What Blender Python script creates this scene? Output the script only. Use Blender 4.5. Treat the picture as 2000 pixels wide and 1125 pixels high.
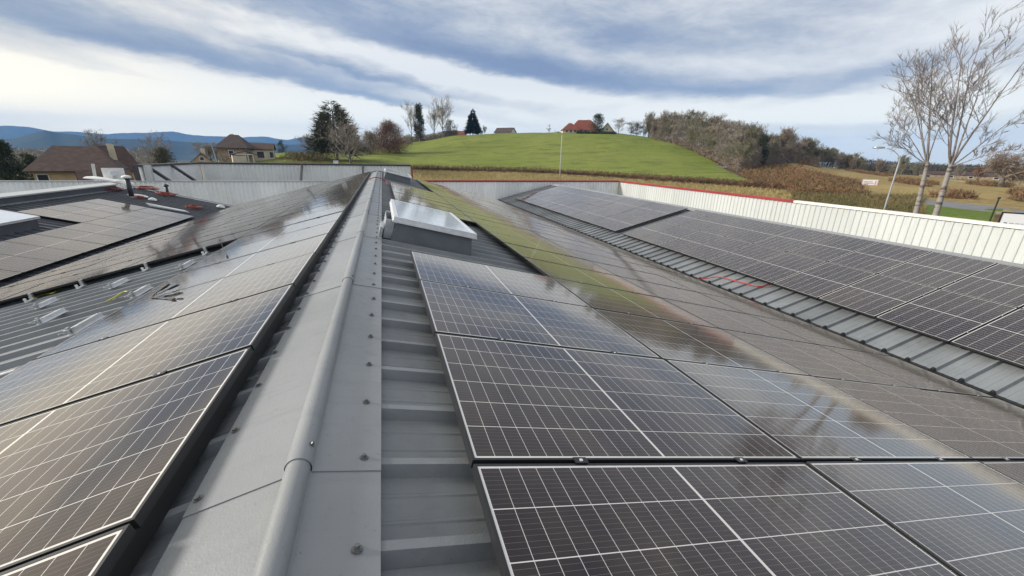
import bpy, math, random
from math import sin, cos, tan, pi, radians, sqrt, atan2, asin, exp
from mathutils import Vector, Matrix
for o in list(bpy.data.objects): bpy.data.objects.remove(o)
SC = bpy.context.scene
COL = SC.collection
OFF = 7.0                                   # camera height above the datum

# ------------------------------------------------------------------ camera
F, PITCH, YAW, ROLL = 766.3, radians(18.499), radians(17.786), radians(1.113)
_f = Vector((sin(YAW)*cos(PITCH), cos(YAW)*cos(PITCH), -sin(PITCH)))
_r0 = Vector((cos(YAW), -sin(YAW), 0)); _u0 = _r0.cross(_f)
_r = _r0*cos(ROLL) + _u0*sin(ROLL); _u = _u0*cos(ROLL) - _r0*sin(ROLL)
cam_d = bpy.data.cameras.new('camera'); cam = bpy.data.objects.new('camera', cam_d); COL.objects.link(cam)
cam_d.sensor_width = 36; cam_d.lens = F/2000*36; cam_d.clip_start = .05; cam_d.clip_end = 30000
m = Matrix.Identity(4)
for i in range(3):
    m[i][0], m[i][1], m[i][2] = _r[i], _u[i], -_f[i]
m.translation = (0, 0, OFF); cam.matrix_world = m; SC.camera = cam

def ray(px, py): return (_f + _r*((px-1000)/F) - _u*((py-562.5)/F))
def azel(px, py):
    d = ray(px, py); return atan2(d.x, d.y), atan2(d.z, math.hypot(d.x, d.y))
def proj(p):
    v = Vector(p) - Vector((0, 0, OFF)); d = v.dot(_f)
    if d < .05: return None
    return 1000+F*v.dot(_r)/d, 562.5-F*v.dot(_u)/d

# ------------------------------------------------------------------ world: overcast sky with cloud streets
SUN_AZ, SUN_EL = radians(-72), radians(25)
SC.view_settings.view_transform = 'Standard'; SC.view_settings.look = 'None'
SC.view_settings.exposure = 0.52; SC.view_settings.gamma = 1; SC.view_settings.use_curve_mapping = False
W = bpy.data.worlds.new('World'); SC.world = W; W.use_nodes = True
nt = W.node_tree; nt.nodes.clear()
class NG:
    """tiny helper that writes shader maths"""
    def __init__(s, nt): s.nt = nt
    def n(s, t, **k):
        x = s.nt.nodes.new(t)
        for a, b in k.items(): setattr(x, a, b)
        return x
    def put(s, sock, v):
        if v is None: return
        if isinstance(v, bpy.types.NodeSocket): s.nt.links.new(v, sock)
        else: sock.default_value = v
    def m(s, op, a, b=None, c=None, clamp=False):
        x = s.n('ShaderNodeMath', operation=op, use_clamp=clamp)
        for i, v in enumerate((a, b, c)): s.put(x.inputs[i], v)
        return x.outputs[0]
    def add(s, *a):
        r = a[0]
        for v in a[1:]: r = s.m('ADD', r, v)
        return r
    def sub(s, a, b): return s.m('SUBTRACT', a, b)
    def mul(s, a, b): return s.m('MULTIPLY', a, b)
    def sstep(s, v, lo, hi, a=0., b=1.):
        x = s.n('ShaderNodeMapRange', interpolation_type='SMOOTHSTEP')
        for i, q in enumerate((v, lo, hi, a, b)): s.put(x.inputs[i], q)
        return x.outputs[0]
    def lin(s, v, lo, hi, a=0., b=1.):
        x = s.n('ShaderNodeMapRange')
        for i, q in enumerate((v, lo, hi, a, b)): s.put(x.inputs[i], q)
        return x.outputs[0]
    def comb(s, x, y, z=0.):
        c = s.n('ShaderNodeCombineXYZ')
        for i, q in enumerate((x, y, z)): s.put(c.inputs[i], q)
        return c.outputs[0]
    def sep(s, v):
        c = s.n('ShaderNodeSeparateXYZ'); s.put(c.inputs[0], v); return c.outputs
    def noise(s, v, scale, detail=4, rough=.55, dist=0., col=False):
        x = s.n('ShaderNodeTexNoise'); s.put(x.inputs['Vector'], v)
        x.inputs['Scale'].default_value = scale; x.inputs['Detail'].default_value = detail
        x.inputs['Roughness'].default_value = rough; x.inputs['Distortion'].default_value = dist
        return x.outputs['Color' if col else 'Fac']
    def mix(s, f, a, b, mode='MIX'):
        x = s.n('ShaderNodeMix', data_type='RGBA', blend_type=mode)
        s.put(x.inputs[0], f)
        for i, q in ((6, a), (7, b)):
            s.put(x.inputs[i], (*q, 1) if isinstance(q, tuple) and len(q) == 3 else q)
        return x.outputs[2]
    def ramp(s, v, pts):
        x = s.n('ShaderNodeValToRGB'); s.put(x.inputs[0], v); e = x.color_ramp.elements
        while len(e) < len(pts): e.new(.5)
        for q, (p, c) in zip(e, pts): q.position = p; q.color = (*c, 1) if len(c) == 3 else c
        return x.outputs[0]

g = NG(nt)
tc = g.n('ShaderNodeTexCoord').outputs['Generated']
dx, dy, dz = g.sep(tc)
az = g.m('ARCTAN2', dx, dy)
el = g.m('ARCSINE', g.m('MINIMUM', g.m('MAXIMUM', dz, -1.), 1.))
# cloud streets: coordinates along and across the bands, which sink slowly towards the right
t1 = g.sub(az, g.mul(el, .15)); t2 = g.sub(g.add(el, g.mul(az, .13)), g.mul(g.mul(az, az), .035))
nA = g.noise(g.comb(g.mul(t1, 2.0), g.mul(t2, 9.), .3), 1.0, 8, .58, .25)
nB = g.noise(g.comb(g.mul(t1, 5.5), g.mul(t2, 19.), 3.7), 1.0, 9, .64, .35)
nC = g.noise(g.comb(g.mul(t1, 15.), g.mul(t2, 42.), 9.1), 1.0, 7, .66, .3)
wv = g.noise(g.comb(g.mul(az, 3.), g.mul(el, 9.), 1.3), 1.6, 9, .62, 0, True)
wx, wy, _ = g.sep(wv)
azw = g.add(az, g.mul(g.sub(wx, .5), .16)); elw = g.add(el, g.mul(g.sub(wy, .5), .060))

def blob(px, py, rx, ry, rot, w, hard_below=0.):
    """an elongated cloud bank whose centre lies in this direction; rx, ry in picture widths turned into radians"""
    a0, e0 = azel(px, py); k = 1/F
    c_, s_ = cos(radians(rot)), sin(radians(rot))
    u = g.mul(g.sub(azw, a0), cos(e0)); v = g.sub(elw, e0)
    p = g.mul(g.add(g.mul(u, c_), g.mul(v, s_)), 1/(rx*k)); q = g.sub(g.mul(v, c_), g.mul(u, s_))
    q = g.mul(q, 1/(ry*k))
    if hard_below:
        q = g.m('MULTIPLY', q, g.m('ADD', 1., g.mul(g.m('LESS_THAN', q, 0.), hard_below)))
    r2 = g.add(g.mul(p, p), g.mul(q, q))
    return g.mul(g.m('EXPONENT', g.mul(r2, -1.)), w)
B = [  # px, py, half length, half height, tilt (deg, + rises to the right), weight, sharp lower edge
    (330, 100, 400, 26, -7, -.75, 1.6), (80, 78, 200, 26, -4, -.35, 0), (690, 138, 150, 13, -8, -.32, 1.6),
    (250, 185, 520, 60, -6, .30, 0), (560, 190, 330, 55, -6, .30, 0), (300, 150, 130, 7, -7, -.16, 0),
    (640, 25, 260, 30, -14, -.30, 0), (560, 60, 280, 20, -10, .22, 0), (760, 95, 160, 30, -18, .2, 0),
    (1000, 165, 190, 20, -9, .55, 0), (1010, 140, 330, 26, -9, -.36, 2.2), (1230, 162, 280, 26, -6, -.40, 2.0),
    (840, 175, 190, 12, -9, -.24, 1.5), (720, 192, 120, 9, -7, -.35, 1.5),
    (880, 80, 220, 40, -14, -.22, 0), (1240, 75, 150, 42, -14, -.34, 0), (1130, 90, 130, 18, -20, .16, 0),
    (1330, 120, 170, 26, -2, .26, 0), (1480, 150, 170, 26, 4, .12, 0), (1560, 60, 190, 50, -8, -.30, 0),
    (1390, 180, 260, 13, 4, -.34, 0), (1640, 170, 110, 14, 12, -.30, 0), (1580, 215, 330, 22, 2, .30, 0), (1300, 195, 140, 12, -2, .36, 0),
    (1900, 40, 260, 60, 12, .28, 0), (1800, 215, 200, 50, 6, .10, 0), (1600, 248, 160, 7, 1, -.16, 0),
    (1000, 215, 160, 16, -6, .22, 0), (1080, 232, 200, 12, -3, -.08, 0),
]
bsum = .71
for b in B: bsum = g.add(bsum, blob(*b))
nsum = g.add(g.mul(g.sub(nA, .5), .90), g.mul(g.sub(nB, .5), .95), g.mul(g.sub(nC, .5), .50))
lowf = g.sstep(el, radians(2), radians(16))
val = g.add(bsum, g.mul(nsum, g.add(.34, g.mul(lowf, .56))))
# pale band towards the horizon
val = g.add(val, g.sstep(el, radians(13), radians(0), 0, .10))
cl = g.ramp(g.m('MULTIPLY', val, 1., clamp=True), [(0., (.170, .218, .325)), (.30, (.245, .292, .385)), (.52, (.355, .388, .445)), (.74, (.51, .525, .545)), (1., (.70, .70, .68))])
warm = g.mul(g.sstep(az, radians(2), radians(-40)), g.sstep(el, radians(30), radians(2)))
cl = g.mix(g.mul(warm, .75), cl, g.mix(1., cl, (1.06, 1.0, .90), 'MULTIPLY'))
# thin cloud lit from behind round the sun, outside the picture to the left
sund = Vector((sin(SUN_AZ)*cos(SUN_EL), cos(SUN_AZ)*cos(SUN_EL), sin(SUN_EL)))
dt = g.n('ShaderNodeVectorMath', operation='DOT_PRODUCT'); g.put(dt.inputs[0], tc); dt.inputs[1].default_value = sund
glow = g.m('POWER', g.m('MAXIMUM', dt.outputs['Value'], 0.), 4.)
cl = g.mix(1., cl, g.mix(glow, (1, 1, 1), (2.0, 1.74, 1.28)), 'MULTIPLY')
# below the horizon: dull ground
cl = g.mix(g.sstep(el, radians(10), radians(.5)), cl, g.mix(1., cl, (1.80, 1.72, 1.42), 'MULTIPLY'))   # clear bright strip under the cloud deck
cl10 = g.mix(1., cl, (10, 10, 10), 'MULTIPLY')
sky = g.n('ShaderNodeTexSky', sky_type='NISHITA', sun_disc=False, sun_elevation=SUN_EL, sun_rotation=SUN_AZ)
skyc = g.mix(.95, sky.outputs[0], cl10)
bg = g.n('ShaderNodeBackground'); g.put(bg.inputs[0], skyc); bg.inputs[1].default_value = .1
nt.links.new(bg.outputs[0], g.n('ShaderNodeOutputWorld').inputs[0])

sun_d = bpy.data.lights.new('sun', 'SUN'); sun_d.energy = 3.3; sun_d.angle = radians(10); sun_d.color = (1, .95, .87)
sun = bpy.data.objects.new('sun', sun_d); COL.objects.link(sun)
sun.rotation_euler = sund.to_track_quat('Z', 'Y').to_euler()

# ------------------------------------------------------------------ mesh and object helpers
class MB:
    def __init__(s): s.v = []; s.f = []; s.mi = []; s.uv = {}; s.cur = 0
    def quad(s, a, b, c, d): s.face((a, b, c, d))
    def face(s, pts):
        n = len(s.v); s.v.extend(tuple(p) for p in pts); s.f.append(tuple(range(n, n+len(pts)))); s.mi.append(s.cur)
    def box(s, x0, x1, y0, y1, z0, z1, fn=None):
        P = [(x, y, z) for z in (z0, z1) for y in (y0, y1) for x in (x0, x1)]
        if fn: P = [tuple(fn(*p)) for p in P]
        n = len(s.v); s.v.extend(P)
        for q in ((0, 2, 3, 1), (4, 5, 7, 6), (0, 1, 5, 4), (2, 6, 7, 3), (0, 4, 6, 2), (1, 3, 7, 5)):
            s.f.append(tuple(n+i for i in q)); s.mi.append(s.cur)
    def strip(s, A, Bp, close=False):
        """quads between two point rows"""
        n = len(s.v); k = len(A); s.v.extend(tuple(p) for p in A); s.v.extend(tuple(p) for p in Bp)
        for i in range(k if close else k-1):
            j = (i+1) % k; s.f.append((n+i, n+j, n+k+j, n+k+i)); s.mi.append(s.cur)
    def tube(s, p, r, sides=6, cap=True):
        """p: points, r: radii"""
        p = [Vector(q) for q in p]; n0 = len(s.v); N = len(p)
        for i, q in enumerate(p):
            d = (p[min(i+1, N-1)]-p[max(i-1, 0)])
            d = d.normalized() if d.length > 1e-9 else Vector((0, 0, 1))
            a = d.orthogonal().normalized() if i == 0 else (a - d*a.dot(d)).normalized()
            b = d.cross(a); ri = r[i] if isinstance(r, (list, tuple)) else r
            for k in range(sides):
                t = 2*pi*k/sides; s.v.append(tuple(q+(a*cos(t)+b*sin(t))*ri))
        for i in range(N-1):
            for k in range(sides):
                j = (k+1) % sides
                s.f.append((n0+i*sides+k, n0+i*sides+j, n0+(i+1)*sides+j, n0+(i+1)*sides+k)); s.mi.append(s.cur)
        if cap:
            s.f.append(tuple(n0+k for k in reversed(range(sides)))); s.mi.append(s.cur)
            s.f.append(tuple(n0+(N-1)*sides+k for k in range(sides))); s.mi.append(s.cur)
    def mesh(s, name, mats, smooth=False):
        me = bpy.data.meshes.new(name); me.from_pydata(s.v, [], s.f)
        for q in (mats if isinstance(mats, (list, tuple)) else [mats]): me.materials.append(q)
        if any(s.mi): me.polygons.foreach_set('material_index', s.mi)
        if smooth: me.polygons.foreach_set('use_smooth', [True]*len(s.f))
        me.update(); return me
def obj(name, mb, mats, parent=None, smooth=False, loc=None):
    me = mb.mesh(name, mats, smooth) if isinstance(mb, MB) else mb
    o = bpy.data.objects.new(name, me); COL.objects.link(o)
    if parent: o.parent = parent
    if loc: o.location = loc
    return o
def tag(o, label=None, cat=None, group=None, kind=None):
    for k, v in (('label', label), ('category', cat), ('group', group), ('kind', kind)):
        if v: o[k] = v
    return o
def thing(name, label, cat, loc=(0, 0, 0), rz=0, group=None):
    o = bpy.data.objects.new(name, None); COL.objects.link(o); o.location = loc; o.rotation_euler[2] = rz
    o.empty_display_size = .1
    return tag(o, label, cat, group)
def copy_tree(o, parent=None):
    c = o.copy(); COL.objects.link(c)
    if parent is not None: c.parent = parent
    for ch in list(o.children): copy_tree(ch, c)
    return c
ORD = 'first second third fourth fifth sixth seventh eighth ninth tenth eleventh twelfth thirteenth fourteenth fifteenth sixteenth seventeenth eighteenth nineteenth twentieth twenty-first twenty-second twenty-third twenty-fourth twenty-fifth twenty-sixth'.split()

# ------------------------------------------------------------------ materials
def mat(name, col, rough=.5, metal=0., var=0., vscale=3., bump=0., bscale=40., spec=.5, col2=None, detail=5, stretch=None, trans=None):
    mt = bpy.data.materials.new(name); mt.use_nodes = True; n = mt.node_tree; n.nodes.clear(); h = NG(n)
    p = h.n('ShaderNodeBsdfPrincipled'); out = h.n('ShaderNodeOutputMaterial'); n.links.new(p.outputs[0], out.inputs[0])
    p.inputs['Roughness'].default_value = rough; p.inputs['Metallic'].default_value = metal
    p.inputs['Specular IOR Level'].default_value = spec
    v = h.n('ShaderNodeTexCoord').outputs['Object']
    if stretch:
        mp = h.n('ShaderNodeMapping'); h.put(mp.inputs[0], v); mp.inputs['Scale'].default_value = stretch; v = mp.outputs[0]
    if var or col2:
        f = h.noise(v, vscale, detail, .6)
        c2 = col2 or tuple(max(0, c*(1-var)) for c in col); c1 = col if col2 else tuple(min(1, c*(1+var)) for c in col)
        h.put(p.inputs['Base Color'], h.mix(h.sstep(f, .3, .7), c2, c1))
    else: p.inputs['Base Color'].default_value = (*col, 1)
    if bump:
        b = h.n('ShaderNodeBump'); b.inputs['Strength'].default_value = bump; b.inputs['Distance'].default_value = .02
        h.put(b.inputs['Height'], h.noise(v, bscale, 4, .6)); h.put(p.inputs['Normal'], b.outputs[0])
    mt['p'] = p.name
    return mt
def foliage(name, c1, c2, scale=.8):
    return mat(name, c1, .7, col2=c2, vscale=scale, spec=.2, detail=3)

def roof_metal(name, c, rough, dirt):
    mt = bpy.data.materials.new(name); mt.use_nodes = True; n = mt.node_tree; n.nodes.clear(); h = NG(n)
    p = h.n('ShaderNodeBsdfPrincipled'); n.links.new(p.outputs[0], h.n('ShaderNodeOutputMaterial').inputs[0])
    v = h.n('ShaderNodeNewGeometry').outputs['Position']
    big = h.noise(v, .9, 5, .6); fine = h.noise(v, 22, 6, .7); speck = h.noise(v, 130, 3, .6)
    col = h.mix(h.sstep(big, .3, .7), tuple(q*(1-dirt) for q in c), tuple(min(1, q*(1+dirt*.5)) for q in c))
    # lichen-grey dust and small dark spots where rain has dried
    spots = h.mul(h.sstep(fine, .56, .70), h.sstep(speck, .50, .62))
    col = h.mix(h.mul(spots, .6), col, tuple(q*.45 for q in c))
    st = h.n('ShaderNodeMapping'); h.put(st.inputs[0], v); st.inputs['Scale'].default_value = (1.2, 9., 1.2)
    col = h.mix(h.mul(h.sstep(h.noise(st.outputs[0], 1.6, 6, .7), .52, .72), .28), col, tuple(q*.60 for q in c))     # runs left by rain
    col = h.mix(h.mul(h.sstep(h.noise(v, 5, 6, .65), .55, .75), .22), col, (.36, .36, .34))
    rn_ = h.lin(h.n('ShaderNodeObjectInfo').outputs['Random'], 0., 1., .92, 1.07); col = h.mix(1., col, h.comb(rn_, rn_, rn_), 'MULTIPLY')
    h.put(p.inputs['Base Color'], col)
    h.put(p.inputs['Roughness'], h.lin(fine, .3, .7, rough-.07, rough+.10))
    b = h.n('ShaderNodeBump'); b.inputs['Strength'].default_value = .40; b.inputs['Distance'].default_value = .004
    h.put(b.inputs['Height'], h.add(h.mul(speck, .6), h.mul(fine, .5))); h.put(p.inputs['Normal'], b.outputs[0])
    return mt
M_cap = roof_metal('grey_coated_steel', (.275, .285, .292), .40, .12)
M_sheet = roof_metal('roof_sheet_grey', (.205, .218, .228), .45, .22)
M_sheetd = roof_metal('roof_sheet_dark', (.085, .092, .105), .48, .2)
M_black = mat('black_rubber', (.012, .012, .013), .6)
M_frame = mat('black_anodised', (.028, .029, .031), .38, .3)
M_alu = mat('aluminium', (.80, .81, .82), .38, .45, var=.08, vscale=9)
M_galv = mat('galvanised', (.50, .52, .53), .42, .8, var=.15, vscale=18)
M_screw = mat('screw_grey', (.16, .165, .165), .40, .5, var=.2, vscale=60)
M_white = mat('white_cladding', (.61, .625, .60), .5, var=.07, vscale=.8, bump=.05, bscale=8, stretch=(1, 1, .25))
M_whiteb = mat('cool_cladding', (.84, .85, .84), .5, var=.08, vscale=.8, stretch=(1, 1, .25))
M_whited = mat('dull_cladding', (.82, .82, .79), .6, var=.10, vscale=.9, stretch=(1, 1, .2))
M_red = mat('red_coping', (.30, .025, .022), .45, var=.18, vscale=2)
M_cream = mat('cream_coping', (.80, .76, .66), .5, var=.06, vscale=2)
M_dkcap = mat('dark_coping', (.045, .045, .05), .5, var=.3, vscale=2)
M_curb = mat('dark_grey_curb', (.115, .125, .14), .45, var=.12, vscale=3)
M_poly = mat('opal_glazing', (.66, .73, .82), .10, var=.04, vscale=1.5, spec=.6)

def pv_material():
    mt = bpy.data.materials.new('solar_glass'); mt.use_nodes = True; n = mt.node_tree; n.nodes.clear(); h = NG(n)
    p = h.n('ShaderNodeBsdfPrincipled'); n.links.new(p.outputs[0], h.n('ShaderNodeOutputMaterial').inputs[0])
    uv = h.n('ShaderNodeUVMap').outputs[0]; u, v, _ = h.sep(uv)     # metres on the panel
    Lp, Wp, mg, mid = PL, PW, .020, .012
    half = (Lp-2*mg-mid)/2; cw = half/12; rh = (Wp-2*mg)/6
    uf = h.m('ABSOLUTE', h.sub(u, Lp/2))                             # distance from the centre line
    us = h.sub(uf, mid/2)
    inside = h.mul(h.mul(h.m('GREATER_THAN', us, 0.), h.m('LESS_THAN', us, half)),
                   h.mul(h.m('GREATER_THAN', v, mg), h.m('LESS_THAN', v, Wp-mg)))
    cu = h.m('DIVIDE', us, cw); cv = h.m('DIVIDE', h.sub(v, mg), rh)
    def edge(c, size):                                                # metres to the nearest cell edge
        fr = h.m('FRACT', c); return h.mul(h.m('MINIMUM', fr, h.sub(1., fr)), size)
    eu, ev = edge(cu, cw), edge(cv, rh)
    gu = h.m('LESS_THAN', eu, .0010); gv = h.m('LESS_THAN', ev, .0018)
    # bevelled cell corners leave small white diamonds at every third crossing
    third = h.m('LESS_THAN', h.m('ABSOLUTE', h.sub(h.m('FRACT', h.m('ADD', h.m('DIVIDE', cu, 3.), .5)), .5)), .06)
    dia = h.mul(h.m('LESS_THAN', h.add(eu, ev), .0046), third)
    white = h.m('MAXIMUM', h.m('MAXIMUM', gu, gv), dia)
    white = h.m('MAXIMUM', white, h.sub(1., inside))
    fing = h.m('LESS_THAN', edge(h.mul(cv, 9.), rh/9), .0006)          # busbar wires
    oi = h.n('ShaderNodeObjectInfo').outputs['Random']
    cell = h.n('ShaderNodeTexWhiteNoise', noise_dimensions='3D')
    h.put(cell.inputs['Vector'], h.comb(h.m('FLOOR', cu), h.m('FLOOR', cv), h.mul(oi, 50.)))
    tone = h.mix(cell.outputs['Value'], (.0085, .0056, .0105), (.0135, .0088, .0125))
    tone = h.mix(h.mul(oi, .5), tone, (.013, .011, .016))
    tone = h.mix(h.mul(fing, .75), tone, (.14, .135, .145))
    col = h.mix(white, tone, (.70, .71, .72))
    pos = h.n('ShaderNodeNewGeometry').outputs['Position']
    dst = h.mul(h.sstep(h.noise(pos, .9, 6, .65), .40, .75), h.sstep(h.noise(pos, 9., 6, .7), .30, .70))       # film of dust, dried drops
    drop = h.mul(h.sstep(h.noise(pos, 26., 3, .5), .70, .76), h.sstep(h.noise(pos, 3.1, 3, .5), .55, .70))
    rim = h.sstep(h.m('MINIMUM', v, h.sub(Wp, v)), .05, .0, 0., .05)
    col = h.mix(h.add(h.mul(dst, .055), h.mul(drop, .10), rim), col, (.34, .31, .27))
    h.put(p.inputs['Base Color'], col)
    p.inputs['IOR'].default_value = 1.42; p.inputs['Specular IOR Level'].default_value = .5; p.inputs['Coat Weight'].default_value = .55; p.inputs['Coat IOR'].default_value = 1.5; p.inputs['Coat Roughness'].default_value = .07; p.inputs['Coat Tint'].default_value = (1, .93, .84, 1)
    p.inputs['Specular Tint'].default_value = (1, .82, .66, 1)
    p.inputs['Sheen Weight'].default_value = .08; p.inputs['Sheen Roughness'].default_value = .35; p.inputs['Sheen Tint'].default_value = (1, .93, .84, 1)
    dust = h.noise(pos, 1.1, 5, .6)
    h.put(p.inputs['Roughness'], h.lin(dust, .3, .75, .05, .11))
    b = h.n('ShaderNodeBump'); b.inputs['Strength'].default_value = .05; b.inputs['Distance'].default_value = .02
    h.put(b.inputs['Height'], h.noise(pos, 2.2, 2, .5)); h.put(p.inputs['Normal'], b.outputs[0])
    return mt
PL, PW, PT = 1.832, 1.134, .035
QL, QW = 1.8502, 1.154
M_pv = pv_material()

# ------------------------------------------------------------------ roof geometry (slopes meet valleys left and right of the ridge)
A = radians(14.16); CA, SA = cos(A), sin(A)
AX, AZ = -.344, -.912+OFF                                             # apex of the two panel planes
def slope(side):
    """side -> function (s, y, h): s along the slope, h above the panel plane"""
    if side == 'R': return lambda s, y, h: Vector((AX+s*CA+h*SA, y, AZ-s*SA+h*CA))
    if side == 'L': return lambda s, y, h: Vector((AX-s*CA-h*SA, y, AZ-s*SA+h*CA))
    if side == 'S': return lambda s, y, h: Vector((9.2536+s*CA-h*SA, y, -2.934+OFF+s*SA+h*CA))
    if side == 'T': return lambda s, y, h: Vector((-9.2-s*CA+h*SA, y, -3.11+OFF+s*SA+h*CA))
SL = {k: slope(k) for k in 'RLST'}
RIBP, RIB0, HT, HP = .3555, .92, -.112, -.160
def rib_profile(y0, y1):
    pts = []; k0 = math.floor((y0-RIB0)/RIBP)-1; k1 = math.ceil((y1-RIB0)/RIBP)+1
    for k in range(k0, k1+1):
        c = RIB0+k*RIBP
        for dy, h in ((-.036, HP), (-.017, HT), (.017, HT), (.036, HP), (.110, HP), (.117, HP+.004), (.126, HP+.004), (.133, HP),
                      (.222, HP), (.229, HP+.004), (.238, HP+.004), (.245, HP)):
            if y0 <= c+dy <= y1: pts.append((c+dy, h))
    return [(y0, HP)]+pts+[(y1, HP)]
warehouse = thing('warehouse', 'grey ribbed metal warehouse roof with a ridge down the middle and two valleys', 'building')
SHW = 3*RIBP
def sheet(side, s0, s1, y0, y1, m_, name='roof_sheet', lab=None):
    fn = SL[side]; c0 = RIB0+SHW*math.floor((y0-RIB0)/SHW); pr = []
    for k in range(4):
        c = k*RIBP; up_ = .003 if k == 0 else 0.
        for dy, h in ((-.036, HP), (-.017, HT), (.017, HT), (.036, HP)): pr.append((c+dy, h+up_))
        if k < 3:
            for dy, h in ((.110, HP), (.117, HP+.004), (.126, HP+.004), (.133, HP), (.222, HP), (.229, HP+.004), (.238, HP+.004), (.245, HP)): pr.append((c+dy, h))
    n = max(2, int((s1-s0)/2)); mb = MB(); rows = [[fn(s0+(s1-s0)*i/n, y, h) for y, h in pr] for i in range(n+1)]
    for i in range(n): mb.strip(rows[i], rows[i+1])
    for i in (0, n): mb.strip(rows[i], [Vector(p)-Vector((0, 0, .006)) for p in rows[i]])
    me = mb.mesh(name, m_); out = []
    while c0 < y1-.5:
        o = bpy.data.objects.new(name, me); COL.objects.link(o); o.parent = warehouse; o.location = (0, c0, 0); c0 += SHW; out.append(o)
        if lab: o['label'] = lab
    return out
YN, YF = -4.0, 28.4
sheet('R', .05, 8.85, YN, YF, M_sheet); sheet('L', .05, 7.95, YN, YF, M_sheet)
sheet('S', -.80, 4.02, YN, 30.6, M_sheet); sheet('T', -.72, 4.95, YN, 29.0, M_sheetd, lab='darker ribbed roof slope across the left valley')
# far slopes that fall away beyond the outer ridges
mb = MB(); a_, b_ = SL['S'](4.02, 0, HT), SL['S'](4.02, 0, HT)+Vector((5.8, 0, -1.5))
mb.quad((a_.x, YN, a_.z), (b_.x, YN, b_.z), (b_.x, 30.6, b_.z), (a_.x, 30.6, a_.z))
obj('roof_sheet', mb, M_sheet, warehouse)
mb = MB(); a_ = SL['T'](4.95, 0, HT)
mb.quad((a_.x, YN, a_.z), (a_.x, 29, a_.z), (a_.x-7, 29, a_.z-1.8), (a_.x-7, YN, a_.z-1.8))
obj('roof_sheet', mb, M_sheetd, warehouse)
# black profiled foam closure under the eaves of the right-hand roof
def closure(side, s, y0, y1, drop):
    fn = SL[side]; pr = rib_profile(y0, y1); mb = MB()
    top = [fn(s-.004, y, h-.002 + (.012 if h > HP+.01 else .004)) for y, h in pr]; bot = [fn(s-.004, y, HP-drop) for y, h in pr]
    mb.strip(top, bot); mb.strip(top, [fn(s+.05, y, h+(.012 if h > HP+.01 else .004)) for y, h in pr])
    return obj('eave_closure', mb, M_black, warehouse)
closure('S', -.80, YN, 30.6, .07); closure('T', -.72, YN, 29.0, .07)
# valley gutters
for x0, x1, zt in ((7.9, 9.3, -3.42+OFF), (-9.3, -7.75, -3.48+OFF)):
    mb = MB(); mb.box(x0, x1, YN, 28.4, zt-.14, zt-.10); obj('valley_gutter', mb, M_galv, warehouse)
# ridge flashing of the outer slopes
for side, s0, s1, y1 in (('S', 3.76, 4.10, 30.6), ('T', 4.60, 5.0, 29.0)):
    fn = SL[side]; mb = MB()
    mb.quad(fn(s0, YN, HT+.006), fn(s1, YN, HT+.006), fn(s1, y1, HT+.006), fn(s0, y1, HT+.006))
    mb.quad(fn(s1, YN, HT+.006), fn(s1+.18, YN, HT-.07), fn(s1+.18, y1, HT-.07), fn(s1, y1, HT+.006))
    mb.quad(fn(s0, YN, HT+.006), fn(s0, YN, HT-.02), fn(s0, y1, HT-.02), fn(s0, y1, HT+.006))
    obj('ridge_flashing', mb, M_cap, warehouse)
# verge flashings at the far gable ends
for side, s0, s1, y in (('R', .1, 8.8, 28.4), ('L', .1, 7.9, 28.4), ('S', -.8, 4.05, 30.6), ('T', -.7, 4.95, 29.0)):
    fn = SL[side]; mb = MB(); mb.box(s0, s1, y-.16, y+.03, HT+.004, HT+.03, lambda a, b, c: fn(a, b, c))
    obj('verge_flashing', mb, M_cap, warehouse)
# walls under it all
mb = MB(); mb.box(-21.5, 19.3, 28.6, 30.9, -1, OFF-3.9); mb.box(-21.5, 19.3, YN, 28.6, -1, OFF-4.3)
obj('wall', mb, M_whited, warehouse)

# black beams added just inside the panels' upper edges to darken the gap below
for side, s_, ya, yb in (('L', (AX+.7752)/CA+.018, -2, 26.4), ('R', (.23-AX)/CA+.12, -2, 4.6), ('R', (.23-AX)/CA+.12, 9.3, 17.2)):
    mb = MB(); mb.box(s_, s_+.05, ya, yb, HT+.002, -.037, SL[side]); obj('gap_shade_beam', mb, M_black, warehouse)
# ridge capping: overlapping lengths with a rolled top
RC, RR = (AX-.006, -1.004+OFF), .038
def cap_profile(lift):
    pr = []
    fl, fr = SL['L'], SL['R']; h = HT+.006+lift
    sL, sR = (AX+.745)/CA, (.279)/CA
    e = fl(sL-.028, 0, h-.030); pr.append((e.x, e.z)); e = fl(sL-.026, 0, h); pr.append((e.x, e.z))
    e = fl(.075, 0, h); pr.append((e.x, e.z)); e = fl(.072, 0, h+.006); pr.append((e.x, e.z)); e = fl(.058, 0, h+.006); pr.append((e.x, e.z))
    r = RR+lift
    for k in range(15):
        t = radians(205-230*k/14); pr.append((RC[0]+r*cos(t), RC[1]+r*sin(t)))
    e = fr(.062, 0, h); pr.append((e.x, e.z)); e = fr(sR-.002, 0, h); pr.append((e.x, e.z)); e = fr(sR, 0, h-.030); pr.append((e.x, e.z))
    return pr
SEG = 2.13; s_mesh = None
def screw_mesh():
    mb = MB(); Z = (0, 0, 1)
    mb.tube([(0, 0, 0), (0, 0, .003)], [.0165, .0155], 14); mb.tube([(0, 0, .003), (0, 0, .005)], [.013, .0125], 14)
    mb.tube([(0, 0, .005), (0, 0, .014)], [.0088, .0084], 6); return mb.mesh('screw', M_screw)
SCREW = screw_mesh()
rnd = random.Random(5)
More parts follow.
